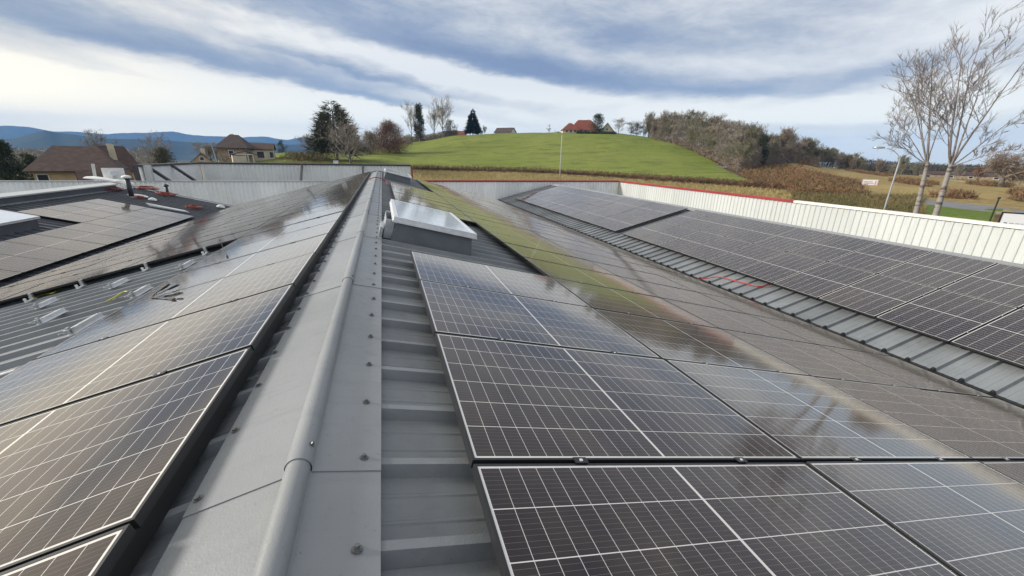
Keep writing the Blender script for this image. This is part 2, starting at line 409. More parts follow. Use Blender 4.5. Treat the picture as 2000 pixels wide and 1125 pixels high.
for k in range(-2, 13):
    y0 = 1.215+SEG*(k-1); y1 = y0+SEG+.05
    if y0 > YF-.3: break
    y1 = min(y1, YF+.05)
    mb = MB(); A_, B_ = cap_profile(.0045), cap_profile(.0)         # the near end laps over the next length
    skew = rnd.uniform(-.006, .012)
    ra = [Vector((x, y0+skew*(x-AX), z)) for x, z in A_]; rb = [Vector((x, y1, z)) for x, z in B_]
    mid = [Vector((x, y0+.12, z+.0)) for x, z in cap_profile(.0035)]
    mb.strip(ra, mid); mb.strip(mid, rb); mb.strip([p-Vector((0, 0, .0045)) for p in ra], ra)
    cp = obj('ridge_cap', mb, M_cap, warehouse)
    cp.data.polygons.foreach_set('use_smooth', [True]*len(cp.data.polygons)); cp.data.set_sharp_from_angle(angle=radians(28))
    for q in range(0, 7):
        ys = RIB0+RIBP*round((y0+.2-RIB0)/RIBP)+RIBP*q
        if ys > y1-.12 or ys > YF: break
        for fn, s_, sg in ((SL['R'], (AX*-1-.128)/CA, 1), (SL['L'], (AX+.700)/CA, -1)):
            sc = obj('screw', SCREW, None, cp)
            sc.location = fn(s_+rnd.uniform(-.006, .006), ys+rnd.uniform(-.012, .012), HT+.0095)
            sc.rotation_euler = (rnd.uniform(-.04, .04), sg*A, rnd.uniform(0, 1))
    if y0 > -1:
        sc = obj('screw', SCREW, None, cp); sc.location = (RC[0]+RR*.80, y0+.08, RC[1]+RR*.62); sc.rotation_euler = (0, radians(52), 0); sc.scale = (.75, .75, .9)

# ------------------------------------------------------------------ solar panels
def panel_proto():
    fr = MB(); w = .011
    for x0, x1, y0, y1 in ((0, PL, 0, w), (0, PL, PW-w, PW), (0, w, w, PW-w), (PL-w, PL, w, PW-w)): fr.box(x0, x1, y0, y1, -PT, 0)
    fm = fr.mesh('solar_panel', M_frame)
    gl = MB(); gl.box(w, PL-w, w, PW-w, -.007, -.0016); gm = gl.mesh('glass', M_pv)
    ul = gm.uv_layers.new(name='UVMap')
    for lp in gm.loops: co = gm.vertices[lp.vertex_index].co; ul.data[lp.index].uv = (co.x, co.y)
    cl = MB(); cl.box(-.030, .030, -.022, .002+.008, .0005, .0045); cl.cur = 1; cl.tube([(0, -.008, .004), (0, -.008, .0075)], [.0075, .0075], 8)
    cm = cl.mesh('clamp', [M_frame, M_alu])
    return fm, gm, cm
PF, PG, PC = panel_proto()
SITE = {'R': 'right of the ridge', 'L': 'left of the ridge', 'S': 'on far right roof', 'T': 'on far left roof'}
COLN = {'R': ['top column', 'second column down', 'third column down', 'column by the gutter'],
        'L': ['top column', 'second column down', 'third column down', 'column by the valley'],
        'S': ['lower line', 'upper line'], 'T': ['lower line', 'upper line']}
GRP = {'R': 'solar panels on the slope right of the ridge', 'L': 'solar panels on the slope left of the ridge',
       'S': 'solar panels on the far right roof', 'T': 'solar panels on the far left roof'}
def panel(side, s, y, rowtext, c, sd=1):
    """lower-left corner at slope position s (towards the valley), y along the ridge"""
    fn = SL[side]; j = rnd.uniform
    a, b, n_ = fn(s, y, 0), fn(s+PL, y, 0), fn(s, y, 1)-fn(s, y, 0)
    ex = (b-a).normalized(); ey = Vector((0, 1, 0)); ez = ex.cross(ey)
    if ez.z < 0:                                                      # keep the glass upward: run from the other end
        a = fn(s+PL, y, 0); ex = -ex; ez = ex.cross(ey)
    cs = [a, a+ex*PL, a+ey*PW, a+ex*PL+ey*PW]; ok = False
    for q in cs+[a+ex*PL*.5+ey*PW*.5]:
        pr = proj(q)
        if pr and -20 < pr[0] < 2020 and -20 < pr[1] < 1145: ok = True
    if not ok: return None
    o = bpy.data.objects.new('solar_panel', PF); COL.objects.link(o)
    M_ = Matrix.Identity(4); t1, t2 = j(-.0016, .0016), j(-.0022, .0022)
    ex2 = (ex+ez*t1).normalized(); ey2 = (ey+ez*t2).normalized(); ez2 = ex2.cross(ey2).normalized()
    for i in range(3): M_[i][0], M_[i][1], M_[i][2] = ex2[i], ey2[i], ez2[i]
    M_.translation = a+ez*j(-.002, .002)+ey*j(-.002, .002); o.matrix_world = M_
    tag(o, f'solar panel {SITE[side]}, {COLN[side][c]}, {rowtext}', 'solar panel', GRP[side])
    obj('glass', PG, None, o)
    if a.y < 16:
        for u in (.25, .75): cl = obj('clamp', PC, None, o); cl.location = (PL*u, -.0, 0)
    return o
made = []
SR0, SL0 = (.23-AX)/CA, (AX+.7752)/CA
for c in range(4):                                                     # right slope
    for r in range(-2, 23):
        if c == 0 and (3 <= r <= 6 or r >= 14): continue
        panel('R', SR0+c*QL, 1.1387+r*QW+.01, ORD[r+1]+' row from picture bottom' if r >= -1 else 'cut off by picture bottom', c)
for c in range(4):                                                     # left slope, three columns still missing near the camera
    for r in range(-2, 22):
        if c > 0 and r < 6: continue
        panel('L', SL0+c*QL, 1.1486+r*QW+.01, ORD[r+1]+' row from picture bottom' if r >= -1 else 'cut off by picture bottom', c)
for c in range(2):                                                     # right-hand roof: two blocks with a gap
    for r in range(-3, 8): panel('S', c*QL+.005, 4.788+r*QW+.01, f'{ORD[7-r]} before the black gap', c)
    for r in range(12): panel('S', c*QL+.005, 14.56+r*QW+.01, f'{ORD[r]} beyond the black gap', c)
for c in range(2):                                                     # left-hand roof
    for r in range(0, 13):
        if c == 1 and r > 3: continue
        panel('T', c*QL+.005, 23.62-(r+1)*QW+.01, f'{ORD[r]} row from its far end', c)
# mounting rails seen under panel edges are left to shade; short rails stand bare where panels are missing
def mini_rail(x, y, ln, label):
    """aluminium top-hat rail on a rib of the left slope; x on the slope at panel height"""
    s = (AX-x)/CA; fn = SL['L']; t = thing('mounting_rail', label, 'mounting rail', group='short aluminium rails waiting for panels')
    h0 = HT+.002; mb = MB()
    P = [(-.045, 0), (-.022, 0), (-.022, .050), (-.014, .050), (-.014, .006), (.014, .006), (.014, .050), (.022, .050), (.022, 0), (.045, 0), (.045, -.004), (-.045, -.004)]
    ra = [fn(s+u, y, h0+.004+w) for u, w in P]; rb = [fn(s+u, y+ln, h0+.004+w) for u, w in P]
    mb.strip(ra, rb, True); mb.face(ra[::-1]); mb.face(rb)
    obj('rail', mb, M_alu, t)
    mb = MB(); mb.box(s-.03, s+.03, y-.035, y+.03, h0+.052, h0+.058, lambda a, b, c: fn(a, b, c)); mb.box(s-.012, s+.012, y-.02, y+.015, h0+.010, h0+.075, lambda a, b, c: fn(a, b, c))
    mb.tube([fn(s, y-.05, h0+.03), fn(s+.03, y-.085, h0+.05)], .009, 6)
    obj('clamp', mb, M_galv, t)
    return t
for x, y, ln, lb in ((-2.98, 4.50, .44, 'short aluminium rail on bare roof ribs, nearest to the camera'),
                     (-3.92, 5.57, .38, 'short aluminium rail on bare ribs, left of and behind the nearest rail'),
                     (-3.01, 5.60, .36, 'short aluminium rail with earth cable end, beside the black plug connectors'),
                     (-4.80, 6.88, .34, 'short aluminium rail under the yellow-green cable, leftmost on bare ribs'),
                     (-3.93, 6.90, .38, 'short aluminium rail in the middle of the bare ribbed patch'),
                     (-3.03, 6.92, .38, 'short aluminium rail farthest from the camera beside the panel edge')):
    mini_rail(x, y, ln, lb)
def edge_clip(x, y, label):
    s = (AX-x)/CA; fn = SL['L']; t = thing('edge_clip', label, 'clip', group='aluminium clips along the dark panel edge')
    mb = MB(); mb.box(s-.022, s+.022, y-.16, y+.02, HT+.002, HT+.020, fn); mb.box(s-.018, s+.018, y-.16, y-.145, HT+.02, HT+.07, fn); obj('foot', mb, M_alu, t)
    mb = MB(); mb.box(s-.02, s+.02, y-.03, y+.01, HT+.02, HT+.115, fn); mb.tube([fn(s, y-.06, HT+.03), fn(s, y-.06, HT+.07)], .008, 6); obj('end_clamp', mb, M_galv, t)
for i, (x, lb) in enumerate(((-5.62, 'left'), (-4.93, 'second from left'), (-4.0, 'third from left'), (-3.1, 'right, nearest the ridge'))):
    edge_clip(x, 8.06, 'small aluminium clip at the dark panel edge, '+lb)
# loose cables
def cable(name, pts, r, m_, label, cat='cable', sub=5):
    P = [Vector(p) for p in pts]; out = []
    for i in range(len(P)-1):
        p0, p1, p2, p3 = P[max(i-1, 0)], P[i], P[i+1], P[min(i+2, len(P)-1)]
        for k in range(sub):
            t = k/sub; out.append(.5*((2*p1)+(p2-p0)*t+(2*p0-5*p1+4*p2-p3)*t*t+(3*p1-p0-3*p2+p3)*t**3))
    out.append(P[-1]); mb = MB(); mb.tube(out, r, 6); o = obj(name, mb, m_, None, True); return tag(o, label, cat)
def on(side, px, py, h):
    """the point of a roof slope (h above panel plane) seen in this direction"""
    fn = SL[side]; p0 = fn(0, 0, h); n = (fn(0, 0, 1)-fn(0, 0, 0)); d = ray(px, py)
    return d*((p0-Vector((0, 0, OFF))).dot(n)/d.dot(n))+Vector((0, 0, OFF))
M_yg = mat('earth_cable', (.45, .42, .04), .45); M_redc = mat('red_cable', (.45, .025, .018), .45); M_org = mat('orange_strap', (.27, .045, .03), .6, var=.3, vscale=20)
cable('earth_cable', [on('L', x, y, HT+.02) for x, y in ((66, 583), (84, 575), (104, 572), (120, 563), (132, 557), (152, 555))], .011, M_yg, 'yellow-green earth cable lying across the bare ribs to a clip')
cable('earth_cable', [on('L', x, y, HT+.02) for x, y in ((210, 588), (225, 580), (240, 571), (250, 569))], .010, M_yg, 'short yellow-green earth cable ending at a bare rail')
cable('red_cable', [on('S', x, y, HT+.02) for x, y in ((1363, 546), (1385, 543), (1405, 541), (1430, 547), (1455, 553), (1480, 559), (1503, 556))], .014, M_redc, 'thin red cable over the ribbed strip beside the black gutter line')
cable('red_cable', [on('R', x, y, h) for x, y, h in ((722, 350, -.02), (735, 346, .02), (752, 353, -.08), (757, 360, -.12))], .02, M_redc, 'dark red cable laid over the far end of the ridge cap')
def plugs(paths, label):
    t = thing('plug_leads', label, 'cable')
    for pts in paths:
        P = [on('L', x, y, h) for x, y, h in pts]; mb = MB(); mb.tube(P, .004, 6); obj('lead', mb, M_black, t)
        d = (P[-1]-P[-2]).normalized(); mb = MB(); mb.tube([P[-1]-d*.05, P[-1]-d*.02, P[-1]+d*.03, P[-1]+d*.05], [.007, .012, .011, .007], 8); obj('plug', mb, M_black, t)
plugs([[(295, 581, .005), (308, 570, .03), (322, 561, .05)], [(295, 581, .005), (318, 570, .03), (338, 561, .04)], [(295, 581, .005), (322, 577, .02), (345, 573, .03)], [(295, 582, .005), (315, 581, .01), (337, 583, .012)]],
      'four black plug leads splayed out on a panel beside the bare ribs')
plugs([[(434, 480, -.02), (438, 490, .005), (443, 500, .01)], [(434, 480, -.02), (431, 474, .03), (429, 469, .05)]], 'single black plug lead hanging over a panel at the dark edge')

# ------------------------------------------------------------------ rooflights
def rooflight(name, label, side, s0, s1, y0, y1, hb, ht, lift=.0, opener=False):
    fn = SL[side]; t = thing(name, label, 'skylight'); ov = .055
    mb = MB(); ins = .05                                              # tapered upstand
    B0 = [fn(s0, y0, hb), fn(s1, y0, hb), fn(s1, y1, hb), fn(s0, y1, hb)]
    T0 = [fn(s0+ins, y0+ins, ht), fn(s1-ins, y0+ins, ht), fn(s1-ins, y1-ins, ht), fn(s0+ins, y1-ins, ht)]
    mb.strip(B0, T0, True); mb.strip([p+(p-sum(B0, Vector())/4).normalized()*.10 for p in B0], B0, True); obj('curb', mb, M_curb, t)
    f2 = lambda a, b, c: fn(a, b, c)
    fr = MB(); w = .055; h1, h2 = ht+.004, ht+.070
    a0, a1, c0, c1 = s0-ov+ins, s1+ov-ins, y0-ov+ins, y1+ov-ins
    fr.box(a0, a1, c0, c0+w, h1, h2, f2); fr.box(a0, a1, c1-w, c1, h1, h2, f2); fr.box(a0, a0+w, c0+w, c1-w, h1, h2, f2); fr.box(a1-w, a1, c0+w, c1-w, h1, h2, f2)
    fr.box(a0-.012, a1+.012, c0-.012, c0-.002, h1-.012, h1+.012, f2); fr.box(a0-.012, a0-.002, c0-.002, c1, h1-.012, h1+.012, f2); fr.box(a1+.002, a1+.012, c0-.002, c1, h1-.012, h1+.012, f2)
    obj('frame', fr, M_alu, t)
    n = 2
    for k in range(n):
        gz = MB(); cut = (0, .64, 1); ya, yb = c0+w+(c1-c0-2*w)*cut[k]+.004, c0+w+(c1-c0-2*w)*cut[k+1]-.004
        gz.box(a0+w+.001, a1-w-.001, ya, yb, h2-.025, h2-.004, f2); obj('glazing', gz, M_poly, t)
    if opener:
        br = MB(); br.box(s0-.10, s0-.09, y0+.10, y0+1.0, hb+.02, ht-.02, f2); br.box(s0-.09, s0+.02, y0+.10, y0+.13, hb+.02, ht, f2); br.box(s0-.09, s0+.02, y0+.96, y0+1.0, hb+.02, ht, f2)
        for k in range(4): br.tube([fn(s0-.105, y0+.22+k*.2, hb+.12), fn(s0-.12, y0+.22+k*.2, hb+.12)], .03, 8)
        br.box(s0-.16, s0-.12, y0-.02, y0+.5, hb+.03, hb+.18, f2)
        obj('opener', br, M_galv, t)
    return t
rooflight('skylight', 'white topped skylight box on dark curb right of the ridge, nearer one', 'R', (0.05-AX)/CA, (1.20-AX)/CA, 5.66, 8.0, -.150, .140, opener=True)
rooflight('skylight', 'small white topped skylight at the far end beside the ridge', 'R', (0.02-AX)/CA, (1.25-AX)/CA, 20.6, 23.4, -.150, .22)
rooflight('skylight', 'pale skylight on the dark left-hand roof, cut off by the picture edge', 'T', 2.42, 4.25, 13.4, 17.95, -.150, .20)
up = thing('roof_upstand', 'long dark upstand with white top along the far left roof crest', 'roof upstand')
fn = SL['T']; mb = MB(); mb.box(4.72, 4.95, 8, 27.1, HT+.01, .14, fn); obj('curb', mb, M_curb, up)
mb = MB(); mb.box(4.66, 5.01, 7.9, 27.15, .142, .20, fn); obj('coping', mb, M_white, up)

# ------------------------------------------------------------------ odds and ends on the left-hand roof
def vent(px, py, h, r, label, tilt=0):
    p = on('T', px, py, HP); t = thing('vent_pipe', label, 'vent pipe', p)
    mb = MB(); mb.tube([(0, 0, -.05), (0, 0, h)], r, 12); obj('pipe', mb, M_dkcap, t, True)
    mb = MB(); mb.tube([(0, 0, h-.02), (0, 0, h+.04), (0, 0, h+.10), (0, 0, h+.14)], [r*1.7, r*1.9, r*1.5, r*.3], 12); obj('cowl', mb, M_whited if h > .6 else M_dkcap, t, True)
    mb = MB(); mb.tube([(0, 0, -.05), (0, 0, .06)], [r*2.2, r*1.2], 12); obj('collar', mb, M_galv, t, True)
vent(258, 386, 1.0, .11, 'tall dark flue with pale cowl on the left-hand roof')
vent(328, 378, .42, .07, 'short dark vent pipe with dark cap near the left roof verge')
rr = random.Random(9)
def strap_pile(px, py, n, label, spread=.5):
    p0 = on('T', px, py, HT+.01); mb = MB()
    for _ in range(n):
        a0 = rr.uniform(0, 6.3); P = [p0+Vector((cos(a0+t*1.3)*spread*rr.uniform(.3, 1), sin(a0+t*1.3)*spread*1.2*rr.uniform(.3, 1), .03+rr.uniform(0, .10)+cos(a0+t*1.3)*spread*-.12)) for t in range(6)]
        mb.tube(P, .015, 5)
    tag(obj('strap_pile', mb, M_org, None, True), label, 'straps', 'heaps of red straps on the left-hand roof')
strap_pile(325, 381, 9, 'heap of red straps beside the short vent pipe', .55)
strap_pile(380, 407, 9, 'heap of orange-red straps nearest the valley on the left roof', .45)
strap_pile(215, 370, 9, 'long heap of red straps beside the dark roof upstand', .6)
strap_pile(288, 370, 6, 'thin scatter of dark red straps between flue and vent pipe', .7)
strap_pile(275, 388, 4, 'single red strap hanging below the white sheet beside the flue', .3)
rs = thing('rail_stack', 'stack of long aluminium rails laid on the left-hand roof beyond the panels', 'rail stack')
for k in range(5):
    a_, b_ = on('T', 286+k*1.5, 398+k*1.2, HT+.03+.03*(k % 2)), on('T', 362+k*1.8, 413+k*.7, HT+.03+.03*(k % 2))
    d = (b_-a_); sd = Vector((0, 1, 0)).cross(d).normalized(); mb = MB()
    n_ = d.cross(Vector((0, 0, 1))).normalized()*.025; u_ = Vector((0, 0, .05))
    ra = [a_-n_, a_+n_, a_+n_+u_, a_-n_+u_]; rb = [p+d for p in ra]; mb.strip(ra, rb, True); mb.face(ra[::-1]); mb.face(rb); obj('rail', mb, M_alu, rs)
def slab(px, py, sx, sy, h, rz, label, m_, cat, name):
    p = on('T', px, py, HT+.02); mb = MB()
    N = 7
    g_ = [[Vector((sx*(i/N-.5), sy*(k/N-.5), h*(1-.5*((i/N-.5)**2+(k/N-.5)**2)*4)*rr.uniform(.8, 1.1))) for i in range(N+1)] for k in range(N+1)]
    for k in range(N): mb.strip(g_[k], g_[k+1])
    ring = [g_[0][i] for i in range(N+1)]+[g_[k][N] for k in range(1, N+1)]+[g_[N][i] for i in range(N-1, -1, -1)]+[g_[k][0] for k in range(N-1, 0, -1)]
    mb.strip([Vector((p_.x, p_.y, 0)) for p_ in ring], ring, True)
    o = obj(name, mb, m_, None, True, p); o.rotation_euler = (0, A*.8, rz); return tag(o, label, cat)
M_tarp = mat('white_tarp', (.75, .75, .72), .6, var=.1, vscale=4)
slab(212, 353, 1.8, 1.0, .16, .2, 'crumpled white sheet at the far left roof crest beside the upstand', M_tarp, 'sheet', 'crumpled_sheet')
slab(236, 357, 1.0, .9, .20, .6, 'pale bundle beside the flue at the roof crest', M_tarp, 'bundle', 'bundle')
slab(270, 383, .8, .35, .10, .3, 'white sheet of foil on dark roof right of the flue', M_tarp, 'sheet', 'foil_sheet')
slab(298, 391, .34, .3, .14, .3, 'small white box lying on the dark roof above the rail stack', M_tarp, 'box', 'box')
slab(431, 405, .4, .3, .16, .3, 'small white bag at the lower corner of the left roof', M_tarp, 'bag', 'bag')
# ------------------------------------------------------------------ parapet walls
def clad_mat(name, c):
    mt = bpy.data.materials.new(name); mt.use_nodes = True; n = mt.node_tree; n.nodes.clear(); h = NG(n)
    p = h.n('ShaderNodeBsdfPrincipled'); n.links.new(p.outputs[0], h.n('ShaderNodeOutputMaterial').inputs[0])
    v = h.n('ShaderNodeNewGeometry').outputs['Position']; mp = h.n('ShaderNodeMapping'); h.put(mp.inputs[0], v); mp.inputs['Scale'].default_value = (4., 4., .35)
    rn_ = h.lin(h.n('ShaderNodeObjectInfo').outputs['Random'], 0., 1., .93, 1.05)
    col = h.mix(h.mul(h.sstep(h.noise(mp.outputs[0], 1.5, 6, .65), .50, .75), .30), c, tuple(q*.62 for q in c))       # streaks below the coping
    col = h.mix(h.mul(h.sstep(h.noise(v, .7, 5, .6), .5, .75), .18), col, (.42, .40, .33))
    h.put(p.inputs['Base Color'], h.mix(1., col, h.comb(rn_, rn_, rn_), 'MULTIPLY')); p.inputs['Roughness'].default_value = .45
    return mt
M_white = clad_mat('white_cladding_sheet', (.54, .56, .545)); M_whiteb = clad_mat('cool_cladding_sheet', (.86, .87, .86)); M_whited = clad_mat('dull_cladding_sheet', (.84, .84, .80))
def ribbed(p0, p1, zb, zt, pitch, depth, normal, m_, parent, name='cladding_sheet'):
    """vertical trapezoid cladding from p0 to p1 (x, y), hung as sheets four ribs wide"""
    a, b = Vector((*p0, 0)), Vector((*p1, 0)); d = (b-a); L_ = d.length; d.normalize(); n_ = Vector((*normal, 0)); w_ = pitch*4; k0 = 0
    while k0*w_ < L_-.05:
        x0, x1 = k0*w_, min((k0+1)*w_+pitch*.09, L_); prof = []; k = 0
        while x0+k*pitch < x1:
            for u, w in ((0, 0), (.50, 0), (.60, 1), (.90, 1)):
                x = x0+(k+u)*pitch
                if x <= x1: prof.append((x, w*depth+(.004 if k == 0 else 0)))
            k += 1
        prof.append((x1, 0)); mb = MB(); off = a+n_*rnd.uniform(-.003, .003)
        bt = [off+d*u+n_*w+Vector((0, 0, zb)) for u, w in prof]; tp = [p+Vector((0, 0, zt-zb)) for p in bt]; mb.strip(bt, tp)
        obj(name, mb, m_, parent); k0 += 1
    q0, q1 = a-n_*.12, b-n_*.12; mb = MB()
    mb.quad(q0+Vector((0, 0, zb)), q1+Vector((0, 0, zb)), q1+Vector((0, 0, zt)), q0+Vector((0, 0, zt))); obj('back_skin', mb, m_, parent)
def coping(p0, p1, z, wd, hg, m_, parent, lip=.05, name='coping'):
    a, b = Vector((*p0, z)), Vector((*p1, z)); d = (b-a).normalized(); s = Vector((-d.y, d.x, 0))*wd/2; mb = MB()
    ra = [a-s-Vector((0, 0, lip)), a-s+Vector((0, 0, hg*.8)), a+s+Vector((0, 0, hg)), a+s-Vector((0, 0, lip))]; rb = [p+(b-a) for p in ra]
    mb.strip(ra, rb, True); mb.face(ra[::-1]); mb.face(rb); return obj(name, mb, m_, parent)
XW, YW = 19.6, 31.0
zW = -1.87+OFF
w1 = thing('parapet_wall', 'white ribbed parapet wall along the right side of the warehouse roof', 'wall', (0, 0, 0))
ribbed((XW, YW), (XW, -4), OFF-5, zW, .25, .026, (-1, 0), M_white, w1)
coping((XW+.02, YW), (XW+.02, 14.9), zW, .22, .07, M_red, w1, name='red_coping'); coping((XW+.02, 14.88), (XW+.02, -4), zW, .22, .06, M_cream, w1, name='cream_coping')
w2 = thing('parapet_wall', 'white ribbed wall with dark red coping across the far end', 'wall')
ribbed((2.45, YW), (XW-.05, YW), OFF-5, zW, .25, .055, (0, -1), M_whiteb, w2); coping((2.45, YW+.03), (XW-.15, YW+.03), zW, .2, .085, M_red, w2)
w3 = thing('parapet_wall', 'pale grey ribbed wall with thin grey edge behind the left-hand roof', 'wall')
ribbed((-30, YW), (2.40, YW), OFF-5, zW, .25, .055, (0, -1), M_whiteb, w3); coping((-30, YW+.03), (2.40, YW+.03), zW, .2, .03, M_galv, w3)
zP = -.98+OFF
w4 = thing('parapet_wall', 'higher dull white parapet with dark coping and leaning struts behind far wall', 'wall')
ribbed((-14.35, 40), (2.5, 40), OFF-4, zP, .30, .07, (0, -1), M_whited, w4); coping((-14.4, 40.03), (2.55, 40.03), zP, .28, .10, M_dkcap, w4)
mb = MB(); mb.box(-14.47, -14.37, 31.2, 39.9, OFF-4, zP); obj('side_panel', mb, M_whited, w4); coping((-14.42, 31.1), (-14.42, 39.85), zP, .26, .10, M_dkcap, w4)
mb = MB(); mb.box(2.54, 2.66, 39.9, 40.1, OFF-4, zP+.02); obj('corner_trim', mb, M_red, w4)
mb = MB(); mb.box(-14.3, 2.5, 31.2, 39.95, OFF-2.8, OFF-2.6); obj('deck', mb, M_sheetd, w4)
for x in (-6.75, -1.75):
    mb = MB(); mb.tube([(x, 39.85, zP-.05), (x, 38.0, OFF-2.6)], .10, 4); obj('strut', mb, M_dkcap, w4)
for y in (32.0, 35.2):
    mb = MB(); mb.tube([(-14.3, y, zP-.08), (-12.5, y-.2, OFF-2.6)], .11, 4); obj('strut', mb, M_dkcap, w4)
for y, zz_ in ((31.35, zP-.05),):
    mb = MB(); mb.box(-14.3, -13.95, y, y+.25, OFF-2.1, zP+.05); obj('post', mb, M_white, w4)
    mb = MB(); mb.box(-14.85, -14.5, y, y+.3, OFF-2.1, zP+.05); obj('post', mb, M_dkcap, w4)
sb = thing('roof_box', 'small white box standing on the dark coping of the rear parapet', 'box', (-4.0, 40.0, zP+.1))
mb = MB(); mb.box(-.20, .20, -.15, .15, 0, .28); obj('casing', mb, M_tarp, sb); mb = MB(); mb.box(-.23, .23, -.18, .18, .283, .33); obj('lid', mb, M_dkcap, sb)
# ------------------------------------------------------------------ terrain
def dirpt(px, py, d):
    """point seen in this direction at horizontal distance d"""
    v = ray(px, py); k = d/math.hypot(v.x, v.y); return Vector((v.x*k, v.y*k, OFF+v.z*k))
def az_of(px, py=320): v = ray(px, py); return atan2(v.x, v.y)
def z_at(a, py, d):
    """height of the sight line of image row py on azimuth a at distance d"""
    lo, hi = -2500, 4500
    for _ in range(40):
        mid_ = (lo+hi)/2; v = ray(mid_, py)
        if atan2(v.x, v.y) < a: lo = mid_
        else: hi = mid_
    v = ray(lo, py); return OFF+v.z*d/math.hypot(v.x, v.y)
TAB = {   # column -> (distance, image row of the ground there)
    -600: [(60, None, -6.3), (200, None, -7), (600, None, -12), (2000, None, -30), (9000, None, -60)],
    300: [(60, None, -6.2), (110, None, -5.2), (200, None, -5), (320, None, -8), (700, None, -16), (2000, None, -40), (9000, None, -60)],
    470: [(60, None, -6), (95, None, -4.6), (130, 314), (170, 312), (260, None, -4), (600, None, -14), (2000, None, -40), (9000, None, -60)],
    560: [(60, None, -6), (85, None, -4.8), (110, 315), (160, 301), (230, 298), (400, None, -6), (800, None, -16), (2000, None, -40), (9000, None, -60)],
    650: [(60, None, -6), (90, None, -4.6), (115, 316), (160, 305), (230, 297), (400, None, -4), (800, None, -14), (2000, None, -36), (9000, None, -50)],
    740: [(60, None, -6), (90, None, -4.7), (112, 322), (160, 301), (215, 290), (260, 287), (400, None, -2), (800, None, -12), (3000, None, -30), (9000, None, -40)],
    800: [(60, None, -6), (92, None, -4.7), (116, 332), (124, 326), (165, 300), (215, 284), (255, 279), (400, None, 1), (900, None, -10), (3000, None, -25), (9000, None, -30)],
    900: [(60, None, -6), (96, 350), (116, 335), (123, 328), (170, 293), (218, 266), (240, 264.5), (320, None, 9), (900, None, -8), (3000, None, -20), (9000, None, -20)],
    1000: [(60, None, -6), (96, 352), (116, 337), (123, 330), (172, 291), (218, 262.5), (240, 260), (320, None, 11), (900, None, -8), (3000, None, -20), (9000, None, -20)],
    1095: [(60, None, -6), (96, 354), (114, 341), (121, 334), (172, 291), (218, 261), (238, 258.8), (320, None, 12), (900, None, -8), (3000, None, -18), (9000, None, -18)],
    1200: [(60, None, -6.1), (92, 361), (110, 348), (117, 340), (168, 297), (215, 264), (238, 260.5), (320, None, 11), (900, None, -8), (3000, None, -16), (9000, None, -16)],
    1300: [(60, None, -6.3), (88, 369), (107, 355), (114, 346), (160, 309), (206, 280), (232, 273), (320, None, 8), (900, None, -8), (3000, None, -14), (9000, None, -14)],
    1400: [(60, None, -6.5), (86, 378), (104, 362), (111, 352), (145, 328), (190, 302), (225, 290), (320, None, 3), (900, None, -8), (3000, None, -12), (9000, None, -12)],
    1480: [(60, None, -6.6), (84, 385), (102, 368), (118, 351), (150, 336), (190, 322), (230, 312), (320, None, 0), (900, None, -7), (3000, None, -12), (9000, None, -12)],
    1560: [(55, None, -6.7), (78, 395), (100, 373), (130, 349), (165, 328), (205, 319), (300, None, -2), (900, None, -7), (3000, None, -10), (9000, None, -10)],
    1650: [(50, None, -6.7), (72, 405), (100, 379), (140, 353), (190, 337), (240, 331), (320, None, -3), (900, None, -6), (3000, None, -8), (9000, None, -8)],
    1750: [(50, None, -6.7), (66, 412), (95, 385), (130, 363), (180, 349), (250, 341), (330, None, -5), (900, None, -6), (3000, None, -6), (9000, None, -6)],
    1850: [(45, None, -6.7), (64, 416), (90, 391), (130, 368), (180, 357), (250, 348), (330, None, -5.5), (900, None, -6), (3000, None, -6), (9000, None, -6)],
    2000: [(40, None, -6.8), (60, 425), (85, 401), (130, 375), (180, 364), (260, 353), (330, None, -5.5), (900, None, -6), (3000, None, -6), (9000, None, -6)],
    2800: [(40, None, -6.8), (100, None, -6.6), (300, None, -6), (3000, None, -6), (9000, None, -6)],
}
def pchip(X, Y):
    n = len(X); h = [X[i+1]-X[i] for i in range(n-1)]; dl = [(Y[i+1]-Y[i])/h[i] for i in range(n-1)]; D = [0]*n
    for i in range(1, n-1):
        if dl[i-1]*dl[i] > 0: D[i] = 3*(h[i-1]+h[i])/((2*h[i]+h[i-1])/dl[i-1]+(h[i]+2*h[i-1])/dl[i])
    D[0], D[-1] = dl[0], dl[-1]
    def f(x):
        if x <= X[0]: return Y[0]
        if x >= X[-1]: return Y[-1]
        i = 0
        while x > X[i+1]: i += 1
        t = (x-X[i])/h[i]
        return Y[i]*(1+2*t)*(1-t)**2+h[i]*D[i]*t*(1-t)**2+Y[i+1]*t*t*(3-2*t)+h[i]*D[i+1]*t*t*(t-1)
    return f
COLS = []
for px_, kn in sorted(TAB.items()):
    a_ = az_of(px_); X = [10.]; Y = [OFF-6.6]
    for q in kn:
        X.append(float(q[0])); Y.append(OFF+q[2] if q[1] is None else z_at(a_, q[1], q[0]))
    COLS.append((a_, px_, pchip(X, Y)))
def px_of(a):
    if a <= COLS[0][0]: return COLS[0][1]
    for i in range(len(COLS)-1):
        if a <= COLS[i+1][0]:
            t = (a-COLS[i][0])/(COLS[i+1][0]-COLS[i][0]); return COLS[i][1]+t*(COLS[i+1][1]-COLS[i][1])
    return COLS[-1][1]
def terr_ad(a, d):
    if a <= COLS[0][0]: return COLS[0][2](d)
    if a >= COLS[-1][0]: return COLS[-1][2](d)
    for i in range(len(COLS)-1):
        if a <= COLS[i+1][0]:
            t = (a-COLS[i][0])/(COLS[i+1][0]-COLS[i][0]); t = t*t*(3-2*t)*.5+t*.5
            return COLS[i][2](d)*(1-t)+COLS[i+1][2](d)*t
def terr(x, y): return terr_ad(atan2(x, y), math.hypot(x, y))
